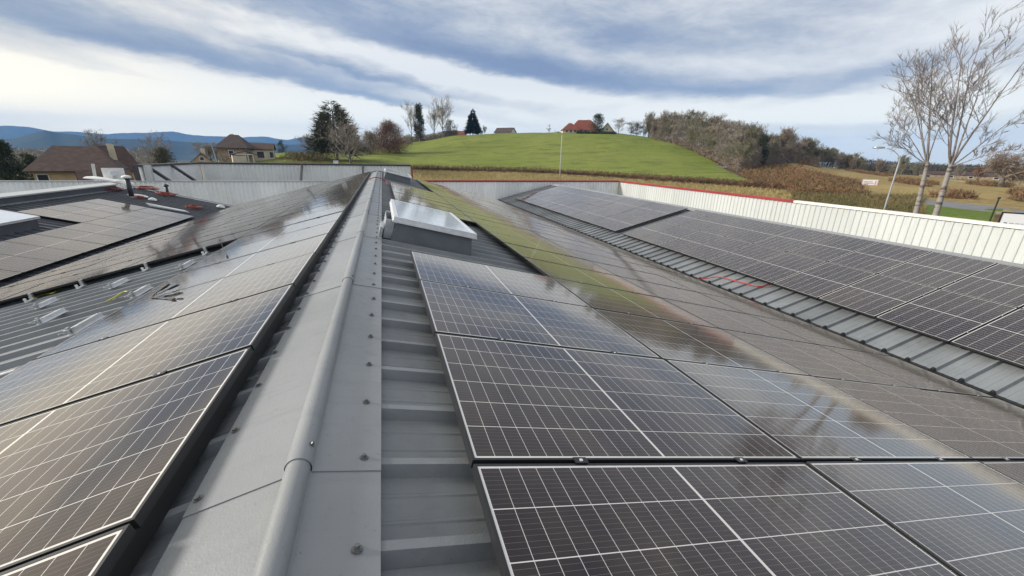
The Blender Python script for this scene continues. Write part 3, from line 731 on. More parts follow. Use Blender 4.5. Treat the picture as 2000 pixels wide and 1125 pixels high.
def gpt(px, py, d, dz=0.):
    """ground point on the azimuth of this direction at horizontal distance d"""
    v = dirpt(px, py, d); return Vector((v.x, v.y, terr(v.x, v.y)+dz))

def grass_mat(name, c1, c2, c3, sx, tuft=.5):
    mt = bpy.data.materials.new(name); mt.use_nodes = True; n = mt.node_tree; n.nodes.clear(); h = NG(n)
    p = h.n('ShaderNodeBsdfPrincipled'); n.links.new(p.outputs[0], h.n('ShaderNodeOutputMaterial').inputs[0])
    v = h.n('ShaderNodeTexCoord').outputs['Object']
    big = h.noise(v, .022, 5, .6); md = h.noise(v, .16, 6, .65); mp = h.n('ShaderNodeMapping'); h.put(mp.inputs[0], v); mp.inputs['Scale'].default_value = sx
    row = h.noise(mp.outputs[0], 1.0 if sx[1] < 1 else 1.1, 8, .74, .6); fine = h.noise(v, 2.2, 5, .7)
    col = h.mix(h.sstep(big, .35, .65), c1, c2); col = h.mix(h.mul(h.sstep(h.add(h.mul(row, .6), h.mul(md, .4)), .46, .62), .8), col, c3)
    col = h.mix(1., col, h.mix(h.sstep(fine, .25, .75), (.62, .62, .62), (1.30, 1.30, 1.30)), 'MULTIPLY')
    h.put(p.inputs['Base Color'], col); p.inputs['Roughness'].default_value = .8; p.inputs['Specular IOR Level'].default_value = .15
    b = h.n('ShaderNodeBump'); b.inputs['Strength'].default_value = tuft; b.inputs['Distance'].default_value = .5
    h.put(b.inputs['Height'], h.add(h.mul(fine, .5), h.mul(row, .7))); h.put(p.inputs['Normal'], b.outputs[0])
    return mt
G_green = grass_mat('meadow_green', (.165, .205, .030), (.205, .230, .045), (.095, .120, .024), (.035, .24, .24))
G_dry = grass_mat('dry_grass', (.24, .185, .060), (.20, .17, .050), (.34, .265, .105), (.4, 2.4, 1))
G_yellow = grass_mat('straw_field', (.30, .225, .085), (.35, .265, .105), (.17, .105, .045), (.35, 1.8, 1))
G_brown = grass_mat('bracken_slope', (.105, .058, .032), (.085, .055, .030), (.17, .105, .048), (.8, 1.2, 1), .9)
G_olive = grass_mat('rough_grass', (.115, .105, .032), (.085, .085, .028), (.16, .125, .045), (.6, 1.5, 1), .9)
G_far = grass_mat('far_country', (.045, .05, .022), (.06, .055, .03), (.035, .042, .02), (1, 1, 1))
G_lawn = grass_mat('lawn', (.10, .15, .02), (.11, .16, .02), (.12, .16, .025), (1, 1, 1))
GM = [G_green, G_dry, G_yellow, G_brown, G_olive, G_far, G_lawn]
nrnd = random.Random(77)
def wob(a, d, s=1.): return (sin(a*90+d*.13)+.6*sin(a*210-d*.21+1.3)+.5*sin(a*400+d*.4))*s
def lerp_tab(x, T):
    if x <= T[0][0]: return T[0][1]
    for i in range(len(T)-1):
        if x <= T[i+1][0]: t = (x-T[i][0])/(T[i+1][0]-T[i][0]); return T[i][1]+t*(T[i+1][1]-T[i][1])
    return T[-1][1]
HEDGE = [(740, 113), (800, 117), (900, 117), (1000, 117), (1095, 115), (1200, 111), (1300, 108), (1400, 105), (1480, 104), (1560, 100), (1640, 96)]
FIELD_R = [(95, 1520), (112, 1480), (125, 1452), (145, 1418), (165, 1392), (190, 1355), (215, 1290), (240, 1240), (400, 1230)]
def region(a, d):
    px = px_of(a)+wob(a, d, 2.); dd = d+wob(a*1.7, d*.5, .8)
    if d > 420: return 5
    if px < 420: return 4 if d < 260 else 5
    hd = lerp_tab(px, HEDGE)
    if dd < hd:
        if px < 760: return 4
        if px < 1560: return 1
        if 1840 < px < 1990 and 52 < dd < 78: return 6
        if px < 1830: return 4 if dd < 92 and wob(a, d*2) > -1.2 else 3
        return 3 if dd < 64 else 2
    if px < lerp_tab(d, FIELD_R):
        if px < 740: return 0 if dd < 240 else 4
        return 0 if dd > hd+4 else 3
    if px < 1540: return 3
    if px > 1700: return 2
    return 3 if dd < lerp_tab(px, [(1540, 165), (1600, 150), (1650, 132), (1700, 112)]) else 2
azs = [radians(-180+i*4) for i in range(33)]+[radians(-48+i*.35) for i in range(int(130/.35))]+[radians(82+i*4) for i in range(25)]
ds = [12.]
while ds[-1] < 6900: ds.append(ds[-1]*1.018 if ds[-1] < 420 else ds[-1]*1.10)
mb = MB(); nA_ = len(azs)
for d in ds:
    for a in azs:
        z = terr_ad(a, d)
        if d > 80: z += (sin(a*160+d*.11)*.02+sin(a*70-d*.07)*.05)*min(1, (d-80)/60)
        mb.v.append((d*sin(a), d*cos(a), z))
for i in range(len(ds)-1):
    for k in range(nA_):
        k2 = (k+1) % nA_; mb.f.append((i*nA_+k, i*nA_+k2, (i+1)*nA_+k2, (i+1)*nA_+k))
        a = (azs[k]+azs[k2])/2 if k2 else pi; mb.mi.append(region(a, (ds[i]+ds[i+1])/2))
mb.v.append((0, 0, OFF-6.6)); c_ = len(mb.v)-1
for k in range(nA_): mb.f.append((c_, (k+1) % nA_, k)); mb.mi.append(4)
tag(obj('ground', mb, GM, None, True), 'fields, meadow hill and rough slopes round the building', None, None, 'structure')

# blue mountains on the horizon
def ridge(name, d, prof, depth, m_):
    mb = MB(); R_ = random.Random(int(d)); rows = []
    pts = []
    for i in range(121):
        px = -350+i*(1500/120); e = lerp_tab(px, prof); pts.append((px, e+1.1*sin(i*.9)*.5+R_.uniform(-.5, .5)))
    for f_, zf in ((-1., 0.), (-.5, .42), (-.2, .78), (0., 1.), (.5, .6), (1., .0)):
        row = []
        for px, e in pts:
            p = dirpt(px, e, d); dd = d+depth*f_*(1+.1*sin(px*.05)); q = Vector((p.x*dd/d, p.y*dd/d, 0)); zb = -60.
            q.z = zb+(p.z-zb)*zf*(1+.10*sin(px*.11+f_*5)*(1-zf)); row.append(q)
        rows.append(row)
    for i in range(len(rows)-1): mb.strip(rows[i], rows[i+1])
    return tag(obj(name, mb, m_, None, True), None, None, None, 'structure')
M_mtn = mat('mountain_forest', (.030, .042, .028), .9, var=.4, vscale=.004, spec=.1)
ridge('mountains', 6400, [(-350, 262), (-60, 252), (0, 246), (18, 244), (60, 249), (100, 256), (140, 257), (170, 259), (210, 262), (250, 260), (300, 258), (335, 257), (370, 262), (400, 266), (440, 266), (480, 268), (520, 267), (560, 273), (590, 268), (640, 273), (700, 278), (800, 286), (1150, 300)], 900, M_mtn)
ridge('mountains', 2900, [(-350, 275), (0, 272), (40, 268), (85, 255), (110, 258), (160, 266), (230, 272), (300, 272), (360, 277), (420, 280), (480, 277), (560, 282), (640, 286), (760, 292), (1150, 302)], 500, M_mtn)
mb = MB()                                                              # dark wooded rise far off on the right
rows = [[], [], []]
for i in range(80):
    px = 1250+i*14; t = i/79.; e = 324.5+(px-1700)*.020+1.2*sin(i*.35)+.7*sin(i*1.1)
    p = dirpt(px, e, 1900); rows[0].append(dirpt(px, e, 1700)*1.0); rows[0][-1].z = OFF-8; rows[1].append(p); q = dirpt(px, e, 2400); q.z = OFF-8; rows[2].append(q)
mb.strip(rows[0], rows[1]); mb.strip(rows[1], rows[2])
tag(obj('hills', mb, mat('far_wood', (.022, .030, .020), .9, var=.5, vscale=.02, spec=.1), None, True), None, None, None, 'structure')

# roads, draped a little above the ground
M_road = mat('asphalt', (.16, .16, .165), .8, var=.15, vscale=.5, bump=.2, bscale=4)
M_verge = mat('gravel_verge', (.30, .28, .24), .9, var=.4, vscale=1.2)
def road(pts, wd, name='road', m_=M_road, lift=.06):
    P = [gpt(*q) for q in pts]; out = []
    for i in range(len(P)-1):
        for k in range(14): out.append(P[i].lerp(P[i+1], k/14))
    out.append(P[-1]); L_, R_ = [], []
    for i, p in enumerate(out):
        d = out[min(i+1, len(out)-1)]-out[max(i-1, 0)]; n_ = Vector((-d.y, d.x, 0)).normalized()*wd/2
        for lst, q in ((L_, p+n_), (R_, p-n_)): q.z = max(terr(q.x, q.y), terr(p.x, p.y)-.1)+lift; lst.append(q)
    mb = MB(); mb.strip(L_, R_); mb.strip(L_, [q-Vector((0, 0, .6)) for q in L_]); mb.strip(R_, [q-Vector((0, 0, .6)) for q in R_])
    return tag(obj(name, mb, m_), None, None, None, 'structure')
road([(2300, 430, 62), (2080, 424, 66), (1960, 412, 72), (1880, 401, 79), (1800, 393, 86), (1720, 386, 92), (1660, 378, 97)], 5.5)
road([(1660, 378, 97), (1600, 366, 104), (1545, 350, 112), (1490, 336, 124)], 3.2, 'track', M_verge)
road([(1405, 327, 147), (1450, 325, 160), (1490, 322, 178), (1530, 318, 198)], 3.6, 'lane', M_road)
road([(2300, 360, 215), (2000, 359, 205), (1920, 357, 205), (1850, 354, 215)], 3.5, 'lane', M_verge)

# ------------------------------------------------------------------ vegetation
M_bark = mat('grey_bark', (.155, .135, .115), .85, var=.3, vscale=3); M_twig = mat('brown_twigs', (.24, .185, .135), .85, var=.3, vscale=.7)
M_twigr = mat('russet_twigs', (.21, .125, .080), .85, var=.3, vscale=.7); M_twigg = mat('grey_twigs', (.27, .235, .19), .85, var=.3, vscale=.7)
M_birch = bpy.data.materials.new('birch_bark'); M_birch.use_nodes = True
_h = NG(M_birch.node_tree); _p = M_birch.node_tree.nodes['Principled BSDF']
_v = _h.n('ShaderNodeTexCoord').outputs['Object']; _mp = _h.n('ShaderNodeMapping'); _h.put(_mp.inputs[0], _v); _mp.inputs['Scale'].default_value = (.7, .7, 3.5)
_h.put(_p.inputs['Base Color'], _h.mix(_h.sstep(_h.noise(_mp.outputs[0], 2.2, 5, .65), .50, .62), (.29, .265, .235), (.09, .078, .066))); _p.inputs['Roughness'].default_value = .75
M_reddish = mat('birch_limbs', (.215, .185, .17), .8, var=.3, vscale=2)
M_needle = foliage('dark_needles', (.028, .044, .020), (.046, .062, .028)); M_cedar = foliage('olive_needles', (.100, .098, .050), (.052, .056, .028))
M_ivy = foliage('ivy_leaves', (.060, .070, .028), (.032, .042, .018)); M_spruce = foliage('blue_needles', (.020, .036, .026), (.034, .055, .040))
M_bramb = foliage('bramble', (.18, .098, .062), (.105, .062, .040), .25); M_bramb2 = foliage('rough_brush', (.115, .110, .045), (.19, .14, .065), .25)

def sliver(mb, p, d, L_, w, R_):
    a = d.orthogonal().normalized(); a = (a*R_.uniform(-1, 1)+d.cross(a)*R_.uniform(-1, 1)); a = a.normalized()*w*.5
    mb.face((p-a, p+a, p+d*L_))
def rdir(R_): return Vector((R_.gauss(0, 1), R_.gauss(0, 1), R_.gauss(0, 1))).normalized()
def bare_tree(seed, H, r0, spread=.75, trunk=.3, limbs=7, sub=(5, 5), twig=5, tw=.05, up=.25, lean=(0, 0), lenf=.62, stems=1, sides=5):
    R_ = random.Random(seed); tk, cr = MB(), MB()
    def grow(p, d, L_, r, lv):
        n = 4 if lv < 2 else 3; P = [p]; Rr = [r]; q = p.copy(); dd = d.copy()
        for i in range(n):
            dd = (dd+rdir(R_)*(.16 if lv else .06)+Vector((0, 0, up*.22))).normalized(); q = q+dd*(L_/n); P.append(q.copy()); Rr.append(max(.006, r*(1-(i+1)/n*(.62 if lv < 2 else .75))))
        (tk if lv == 0 else cr).tube(P, Rr, sides if lv == 0 else (4 if lv == 1 else 3), False)
        if lv > len(sub):
            for k in range(twig):
                t = R_.uniform(.15, 1.); i = min(int(t*n), n-1); b = P[i].lerp(P[i+1], t*n-i)
                sliver(cr, b, (dd*.7+rdir(R_)*.75+Vector((0, 0, up*.5))).normalized(), L_*R_.uniform(.35, .8), tw, R_)
            return
        kk = limbs if lv == 0 else sub[lv-1]
        for k in range(kk):
            t = R_.uniform(trunk, 1.) if lv == 0 else R_.uniform(.2, 1.)
            if lv == 0: t = trunk+(1-trunk)*(k+R_.random()*.8)/kk
            i = min(int(t*n), n-1); b = P[i].lerp(P[i+1], t*n-i); rr_ = Rr[i]+(Rr[i+1]-Rr[i])*(t*n-i)
            a0 = k*2.4+R_.uniform(-.4, .4); s = Vector((cos(a0), sin(a0), 0)) if lv == 0 else rdir(R_)
            nd = (dd*(1-spread*.45)+s*spread*R_.uniform(.7, 1.15)+Vector((0, 0, up))).normalized()
            grow(b, nd, L_*lenf*R_.uniform(.75, 1.15)*(1.15-.45*t if lv == 0 else 1), max(.012, rr_*.62), lv+1)
    for s_ in range(stems):
        a0 = s_*2.1; off = Vector((cos(a0), sin(a0), 0))*(r0*2.4 if stems > 1 else 0)
        grow(Vector((0, 0, -.4))+off, (Vector((lean[0], lean[1], 1))+off*(.12/r0*.25 if stems > 1 else 0)).normalized(), H*.62*(1-.08*s_), r0, 0)
    return tk, cr
def conifer(seed, H, Rw, n, sp=.9, droop=.25, base=.08, gap=.0, w=.18):
    R_ = random.Random(seed); tk, cr = MB(), MB(); tk.tube([(0, 0, -.4), (0, 0, H*.5), (0, 0, H*.98)], [H*.022, H*.013, .02], 6, False)
    for i in range(n):
        t = base+(1-base)*(1-sqrt(R_.random()))**.9; rr_ = Rw*(1-t)**sp*R_.uniform(.45, 1.08); a0 = R_.uniform(0, 6.283)
        o_ = Vector((cos(a0), sin(a0), 0)); r1 = R_.uniform(.15, .75)*rr_; p = o_*r1+Vector((0, 0, t*H)); d = (o_+Vector((0, 0, -droop+R_.uniform(-.2, .3)))).normalized()
        L_ = rr_-r1+.12*Rw
        for k in range(5): sliver(cr, p+d*L_*R_.uniform(0, .6), (d+rdir(R_)*.6).normalized(), L_*R_.uniform(.35, .7)+.15, w*R_.uniform(.7, 1.5), R_)
    for k in range(14):
        a0 = R_.uniform(0, 6.283); sliver(cr, Vector((0, 0, H*R_.uniform(.9, .99))), Vector((cos(a0)*.5, sin(a0)*.5, .8)).normalized(), H*.05, w*.5, R_)
    return tk, cr
def clump(mb, c, rx, ry, rz_, n, ln, w, R_, upb=.3, shell=.5):
    for _ in range(n):
        d = rdir(R_); r = R_.random()**(1-shell)
        p = Vector((c[0]+d.x*rx*r, c[1]+d.y*ry*r, c[2]+d.z*rz_*r)); sliver(mb, p, (d*.5+rdir(R_)*.8+Vector((0, 0, upb))).normalized(), ln*R_.uniform(.5, 1.3), w*R_.uniform(.6, 1.4), R_)
def plant(name, label, cat, tk, cr, mt, mc, p, rz=0., sc=1., group=None, smooth=True):
    t = thing(name, label, cat, p, rz, group); t.scale = (sc, sc, sc)
    if tk and tk.v: obj('trunk', tk, mt, t, smooth)
    obj('crown', cr, mc, t)
    return t
def ht(px, pyt, d, p): return dirpt(px, pyt, d).z-p.z               # height that reaches this row

# the two tall bare trees by the right-hand wall
def tall_bare(px, d, pyt, seed, r0, label, pf):
    p = gpt(px, 420, d); H = ht(px+40, pyt, d, p); R_ = random.Random(seed); tk, cr = MB(), MB()
    def limb(q, d_, L_, r, lv, nmax):
        n = 6 if lv < 2 else 4; P = [q.copy()]; Rr = [r]; dd = d_.copy(); x = q.copy()
        for i in range(n):
            dd = (dd+rdir(R_)*(.09 if lv == 0 else .15)+Vector((0, 0, (0 if lv == 0 else .04) if lv < 3 else .05))).normalized(); x = x+dd*L_/n; P.append(x.copy()); Rr.append(max(.0075, r*(1-.80*(i+1)/n)))
        (cr).tube(P, Rr, 6 if lv == 0 else (4 if lv < 3 else 3), False)
        if lv >= nmax:
            for k in range(7):
                t = R_.uniform(.05, 1); i = min(int(t*n), n-1); b = P[i].lerp(P[i+1], t*n-i)
                sliver(cr, b, (dd+rdir(R_)*.55+Vector((0, 0, .3))).normalized(), L_*R_.uniform(.6, 1.5), .010, R_)
            return
        kk = (6, 4, 4, 3)[lv]
        for k in range(kk):
            t = (.22 if lv == 0 else .15)+(.76 if lv == 0 else .83)*(k+R_.random()*.9)/kk; i = min(int(t*n), n-1); b = P[i].lerp(P[i+1], t*n-i); rr_ = Rr[i]+(Rr[i+1]-Rr[i])*(t*n-i)
            s = rdir(R_); s = (s-dd*s.dot(dd)).normalized()
            nd = (dd*.78+s*.62+Vector((0, 0, .08))).normalized(); limb(b, nd, L_*(.52 if lv else .42)*R_.uniform(.6, 1.2)*(1.25-.55*t), max(.010, rr_*.50), lv+1, nmax)
    f0 = dirpt(pf[0], pf[1], d)-p; tk.tube([(0, 0, -.6), f0*.35, f0*.7+Vector((.04, 0, 0)), f0*1.02], [r0*1.12, r0*.88, r0*.70, r0*.50], 9, False)
    # the picture's right at this spot
    ex = Vector((cos(az_of(px)), -sin(az_of(px)), 0)); ey = Vector((sin(az_of(px)), cos(az_of(px)), 0))
    return p, H, ex, ey, f0, limb, tk, cr
for px, d, pyt, seed, r0, label, pf, limbs in (
    (1801, 31.5, 70, 31, .165, 'tall bare pale-barked tree beyond the white wall, left one of the pair', (1811, 322),
        [(1826, 66, 0, .070), (1762, 120, 1., .050), (1706, 268, -.6, .036), (1792, 95, -.6, .040), (1858, 130, .8, .036), (1742, 205, 1.5, .034)]),
    (1833, 31.0, 40, 47, .185, 'tall bare pale-barked tree beyond the white wall, right one of the pair', (1856, 326),
        [(1880, 72, 0, .075), (1915, 62, 1., .060), (1952, 88, -.8, .052), (2004, 70, .6, .062), (2030, 190, .8, .044), (1990, 276, -.6, .034), (1842, 160, -.8, .036)])):
    p, H, ex, ey, f0, limb, tk, cr = tall_bare(px, d, pyt, seed, r0, label, pf)
    for tx, ty, dd_, r_ in limbs:
        q = dirpt(tx, ty, d+dd_)-p; v_ = q-f0; limb(f0-v_.normalized()*.05, v_.normalized(), v_.length*.88, r_*.82, 0, 3)
    t = plant('tall_bare_tree', label, 'tree', tk, cr, M_birch, M_reddish, p, 0, 1, 'pair of tall bare trees by the white wall')
print('tall trees', len(cr.f))

# wood on the right flank of the hill: variants copied one by one
WV = []
M_twigo = mat('olive_twigs', (.19, .175, .105), .85, var=.3, vscale=.7)
for s_, H_, sp_, mt_ in ((1, 12, .55, M_twig), (2, 12, .62, M_twigg), (3, 12, .5, M_twigo), (4, 12, .7, M_twigo), (5, 12, .58, M_twigg)):
    tk, cr = bare_tree(100+s_, H_, .16, sp_*(1. if s_ % 2 else 1.5), .08, 11, (5, 4), 12, .055, .50 if s_ % 2 else .28, stems=2 if s_ % 2 else 1, lenf=.58)
    WV.append((tk.mesh('trunk', M_bark, True), cr.mesh('crown', mt_)))
def wood_tree(px, py, d, pyt, label, group, v=None, cat='tree', name='bare_tree'):
    p = gpt(px, py, d); h_ = max(2.5, ht(px, pyt, d, p)); k = v if v is not None else rr.randrange(5)
    t = thing(name, label, cat, p, rr.uniform(0, 6.28), group); q = h_/11.2; t.scale = (q*rr.uniform(1., 1.45), q*rr.uniform(1., 1.45), q)
    obj('trunk', WV[k][0], None, t); obj('crown', WV[k][1], None, t); return t
ORD2 = ORD+['twenty-seventh', 'twenty-eighth', 'twenty-ninth', 'thirtieth', 'thirty-first']
LW = 'bare winter tree behind the front row of the wood on the hill flank'; GW = 'bare trees in the hillside wood'
rr = random.Random(21)
EDGE = [(1195, 259, 236), (1230, 263, 233), (1262, 269, 226), (1300, 278, 215), (1340, 290, 200), (1380, 308, 178), (1412, 322, 158), (1440, 333, 146), (1465, 330, 160), (1500, 326, 185), (1540, 321, 205), (1600, 322, 225), (1660, 328, 245)]
TOP = [(1195, 232), (1225, 230), (1250, 235), (1270, 218), (1290, 206), (1320, 204), (1350, 206), (1375, 214), (1390, 222), (1415, 216), (1440, 232), (1470, 238), (1490, 252), (1520, 244), (1550, 258), (1570, 262), (1585, 262), (1600, 286), (1630, 290), (1660, 296), (1690, 308)]
for row, (nn, off, f_) in enumerate(((30, 2, .62), (34, 14, .86), (34, 30, 1.))):
    for i in range(nn):
        px = 1262+(1590-1262)*(i+rr.uniform(-.4, .4))/nn+(0, 6, 3)[row]
        d = lerp_tab(px, [(a, c) for a, b, c in EDGE])+off; pb = lerp_tab(px, [(a, b) for a, b, c in EDGE]); pt = lerp_tab(px, TOP)+rr.uniform(-5, 18)
        wood_tree(px, pb, d, pb-(pb-pt)*f_, LW if row else f'bare tree in the front row of the hillside wood, {ORD2[i]} from the left', GW)
for i in range(22):
    px = 1592+i*4.4+rr.uniform(-2, 2); d = rr.uniform(232, 262); pb = lerp_tab(px, [(a, b) for a, b, c in EDGE]); wood_tree(px, pb, d, lerp_tab(px, TOP)+rr.uniform(-4, 10), f'bare tree in the low row along the straw field crest, {ORD[i]} from the left', 'bare trees along the straw field crest')
for px, pt, lb in ((1207, 225, 'thin bare tree on the hill crest just right of the red-roofed house'), (1232, 232, 'thin bare tree between the crest house and the dark evergreen shrub'), (1257, 226, 'thin bare tree at the upper end of the hillside wood')):
    wood_tree(px, 262, 240, pt, lb, None, 1)
def ivy_tree(px, py, d, pyt, wpx, n, label, mc=M_ivy, name='evergreen_tree', seed=3, sp=.55):
    p = gpt(px, py, d); h_ = ht(px, pyt, d, p); w_ = (dirpt(px+wpx/2, py, d)-dirpt(px-wpx/2, py, d)).length/2; R_ = random.Random(seed+int(px)); tk, cr = MB(), MB()
    tk.tube([(0, 0, -.4), (.1, 0, h_*.5), (0, .1, h_*.95)], [h_*.03, h_*.018, .03], 6, False)
    for k in range(n//45):
        t = R_.random(); a0 = R_.uniform(0, 6.28); rr_ = w_*(1-abs(t-.38)**1.4*1.25)*R_.uniform(.25, .85)
        c = (cos(a0)*rr_, sin(a0)*rr_, h_*(.10+.82*t)); clump(cr, c, w_*.30, w_*.30, h_*.09, 45, h_*.055, h_*.018, R_, .5)
        tk.tube([(0, 0, c[2]*.8), (c[0]*.9, c[1]*.9, c[2])], [h_*.008, .02], 3, False)
    return plant(name, label, 'tree', tk, cr, M_bark, mc, p)
ivy_tree(1243, 266, 238, 238, 34, 2600, 'dark rounded evergreen at the top of the hillside wood', M_needle)
ivy_tree(1480, 326, 172, 262, 36, 3200, 'dark ivy-covered tree among bare trees in the hillside wood', M_ivy)
ivy_tree(1402, 300, 200, 232, 12, 1400, 'narrow dark conifer rising inside the hillside wood', M_needle)
ivy_tree(1166, 258, 226, 219, 34, 3200, 'dark spiky evergreen tree in front of the red-roofed crest house', M_needle)
ivy_tree(1072, 259, 230, 243, 11, 700, 'small round dark tree on the hill crest left of the street lamp', M_needle)
ivy_tree(1084, 259, 232, 251, 6, 300, 'tiny dark bush on the hill crest beside the street lamp', M_needle)

# undergrowth, hedges and brambles: uncountable brush
def brush(name, label, area, n, ln, w, hgt, m_, seed, upb=.5):
    R_ = random.Random(seed); mb = MB()
    for _ in range(n):
        px, d = area(R_); v = dirpt(px, 320, d); z = terr(v.x, v.y); p = Vector((v.x, v.y, z+R_.random()**1.6*hgt))
        sliver(mb, p, (rdir(R_)+Vector((0, 0, upb))).normalized(), ln*R_.uniform(.5, 1.4), w*R_.uniform(.6, 1.5), R_)
    return tag(obj(name, mb, m_), label, None, None, 'stuff')
def hedge_area(R_):
    px = R_.uniform(806, 1560); d = lerp_tab(px, HEDGE)+R_.gauss(2.2, 1.2); return px, d
brush('brambles', 'dark brown bramble strip along the foot of the meadow', hedge_area, 20000, .5, .09, .95, M_bramb, 5)
def slope_area(R_):
    while True:
        px, d = R_.uniform(1455, 1720), R_.uniform(94, 178)
        if region(az_of(px), d) == 3: return px, d
brush('bracken', 'russet bracken and brambles on the slope below the hillside wood', slope_area, 24000, .75, .10, 1.0, foliage('bracken', (.27, .135, .070), (.13, .085, .048), .12), 6)
brush('scrub', 'olive scrub clumps among the russet bracken', lambda R_: (lambda q: (q[0]+8*sin(q[1]), q[1]))(slope_area(R_)) if R_.random() < 2 else None, 7000, .7, .10, 1.5, M_bramb2, 16)
brush('undergrowth', 'low brown scrub under the edge of the hillside wood', lambda R_: (lambda px: (px, lerp_tab(px, [(a, c) for a, b, c in EDGE])+R_.gauss(2, 4)))(R_.uniform(1262, 1600)), 24000, 1.2, .10, 3.6, M_twig, 7)
def rough_area(R_):
    while True:
        px, d = R_.uniform(1560, 1900), R_.uniform(52, 96)
        if region(az_of(px), d) in (3, 4): return px, d
brush('rough_grass', 'olive and brown rough grass bank beyond the white wall', rough_area, 26000, .6, .06, .55, M_bramb2, 8)
def dry_area(R_): px = R_.uniform(800, 1560); return px, lerp_tab(px, HEDGE)-R_.uniform(.5, 26)
brush('dry_grass', 'straw-coloured grass strip between the wall and brambles', dry_area, 14000, .5, .07, .15, mat('straw', (.33, .26, .11), .8, var=.25, vscale=.6), 9, .9)
brush('shrubs', 'low mixed scrub and grass tufts beside the stone house', lambda R_: (R_.gauss(605, 24), R_.gauss(120, 4)), 5000, .8, .10, 1.5, M_bramb2, 10)
brush('hedge', 'dark scrub along the top edge of the meadow under the trees', lambda R_: (lambda px: (px, 258+(px-800)*-.15+R_.gauss(0, 2)))(R_.uniform(770, 895)), 9000, 1.1, .2, 3.2, M_twig, 11)
def far_left_area(R_): return R_.uniform(-120, 330), R_.uniform(150, 330)
brush('woods', 'grey-brown mass of bare woodland behind the tiled house', far_left_area, 20000, 1.5, .16, 5., M_twigg, 12)
brush('woods', 'low brown wooded band along the horizon beyond the straw fields', lambda R_: (R_.uniform(1640, 2080), R_.uniform(262, 330)), 24000, 1.3, .24, 5.5, mat('dim_wood', (.055, .052, .038), .9, var=.35, vscale=.05), 13)

# single trees, left to right
def bt(px, py, d, pyt, label, seed, r=.22, mt_=M_twig, spread=.8, **k):
    p = gpt(px, py, d); h_ = ht(px, pyt, d, p); tk, cr = bare_tree(seed, h_, r, spread, **k); return plant('bare_tree', label, 'tree', tk, cr, M_bark, mt_, p, rr.uniform(0, 6))
bt(192, 300, 150, 248, 'thin bare tree standing behind the brown tiled roof', 201, .2, M_twigg, tw=.07, limbs=9, twig=7)
bt(312, 310, 120, 256, 'bare tree against the blue mountains, beside the green shrub', 202, .2, M_twigg, tw=.06, limbs=10, twig=7)
bt(395, 305, 150, 272, 'small bare tree left of the stone house', 203, .16, M_twigg, tw=.06, limbs=10)
bt(607, 312, 130, 252, 'bare thorny tree left of the large cedar', 204, .18, M_twig, tw=.06, limbs=10, twig=6, trunk=.15)
bt(686, 322, 112, 216, 'wide bare tree with low spreading limbs in front of the cedar', 205, .34, M_twigg, spread=.95, trunk=.10, limbs=14, sub=(6, 5), twig=7, tw=.05, up=.12, lenf=.66)
bt(866, 276, 232, 186, 'tall bare tree on the meadow edge beside the ivy column', 206, .36, M_twigg, spread=.72, limbs=12, sub=(6, 5), twig=6, tw=.09, up=.35, lenf=.6)
bt(848, 276, 236, 205, 'slimmer bare tree behind the tall one on the meadow edge', 207, .28, M_twigg, spread=.7, limbs=10, twig=7, tw=.09, up=.35)
bt(805, 280, 240, 200, 'bare tree left of the ivy column on the meadow edge', 208, .26, M_twigg, spread=.6, limbs=10, twig=6, tw=.09, up=.35)
bt(947, 266, 246, 243, 'small bare tree on the crest right of the spruce', 209, .16, M_twigg, tw=.09, limbs=9)
bt(1955, 362, 165, 277, 'broad bare oak beyond the straw field near the right edge', 210, .62, M_twig, spread=1.0, trunk=.28, limbs=13, sub=(6, 6), twig=7, tw=.10, up=.10, lenf=.66)
bt(1905, 362, 190, 318, 'low bare tree left of the broad oak', 211, .2, M_twigr, tw=.12, limbs=10, twig=7)
bt(1990, 362, 195, 312, 'low bare tree behind the broad oak', 212, .2, M_twig, tw=.12, limbs=10, twig=7)
def cf(px, py, d, pyt, wpx, n, label, mc, seed, **k):
    p = gpt(px, py, d); h_ = ht(px, pyt, d, p); w_ = (dirpt(px+wpx/2, py, d)-dirpt(px-wpx/2, py, d)).length/2
    tk, cr = conifer(seed, h_, w_, n, **k); return plant('conifer', label, 'tree', tk, cr, M_bark, mc, p, 0)
cf(660, 318, 124, 196, 134, 1350, 'large dark cedar with tiered branches left of the meadow', M_cedar, 301, sp=.60, droop=.0, base=.12, w=.17)
cf(924, 268, 240, 213, 40, 900, 'blue-green spruce with a pointed top on the meadow crest', M_spruce, 302, sp=.85, droop=.1, w=.42)
ivy_tree(821, 280, 238, 200, 24, 3400, 'narrow ivy-clad tree like a column on the meadow edge', M_cedar, 'ivy_tree')
ivy_tree(880, 276, 236, 232, 38, 2600, 'dark ivy bush at the foot of the tall bare tree', M_ivy, 'ivy_bush')
ivy_tree(551, 300, 175, 272, 26, 1800, 'dark green conifer bush right of the stone house', M_needle)
ivy_tree(322, 322, 105, 286, 66, 3200, 'olive green shrub behind the braced parapet', M_cedar, 'evergreen_shrub')
ivy_tree(20, 350, 95, 272, 90, 5200, 'dark evergreen tree at the left picture edge', M_needle)
ivy_tree(75, 352, 100, 300, 80, 4200, 'dark green bushes left of the tiled house', M_ivy, 'evergreen_shrub')
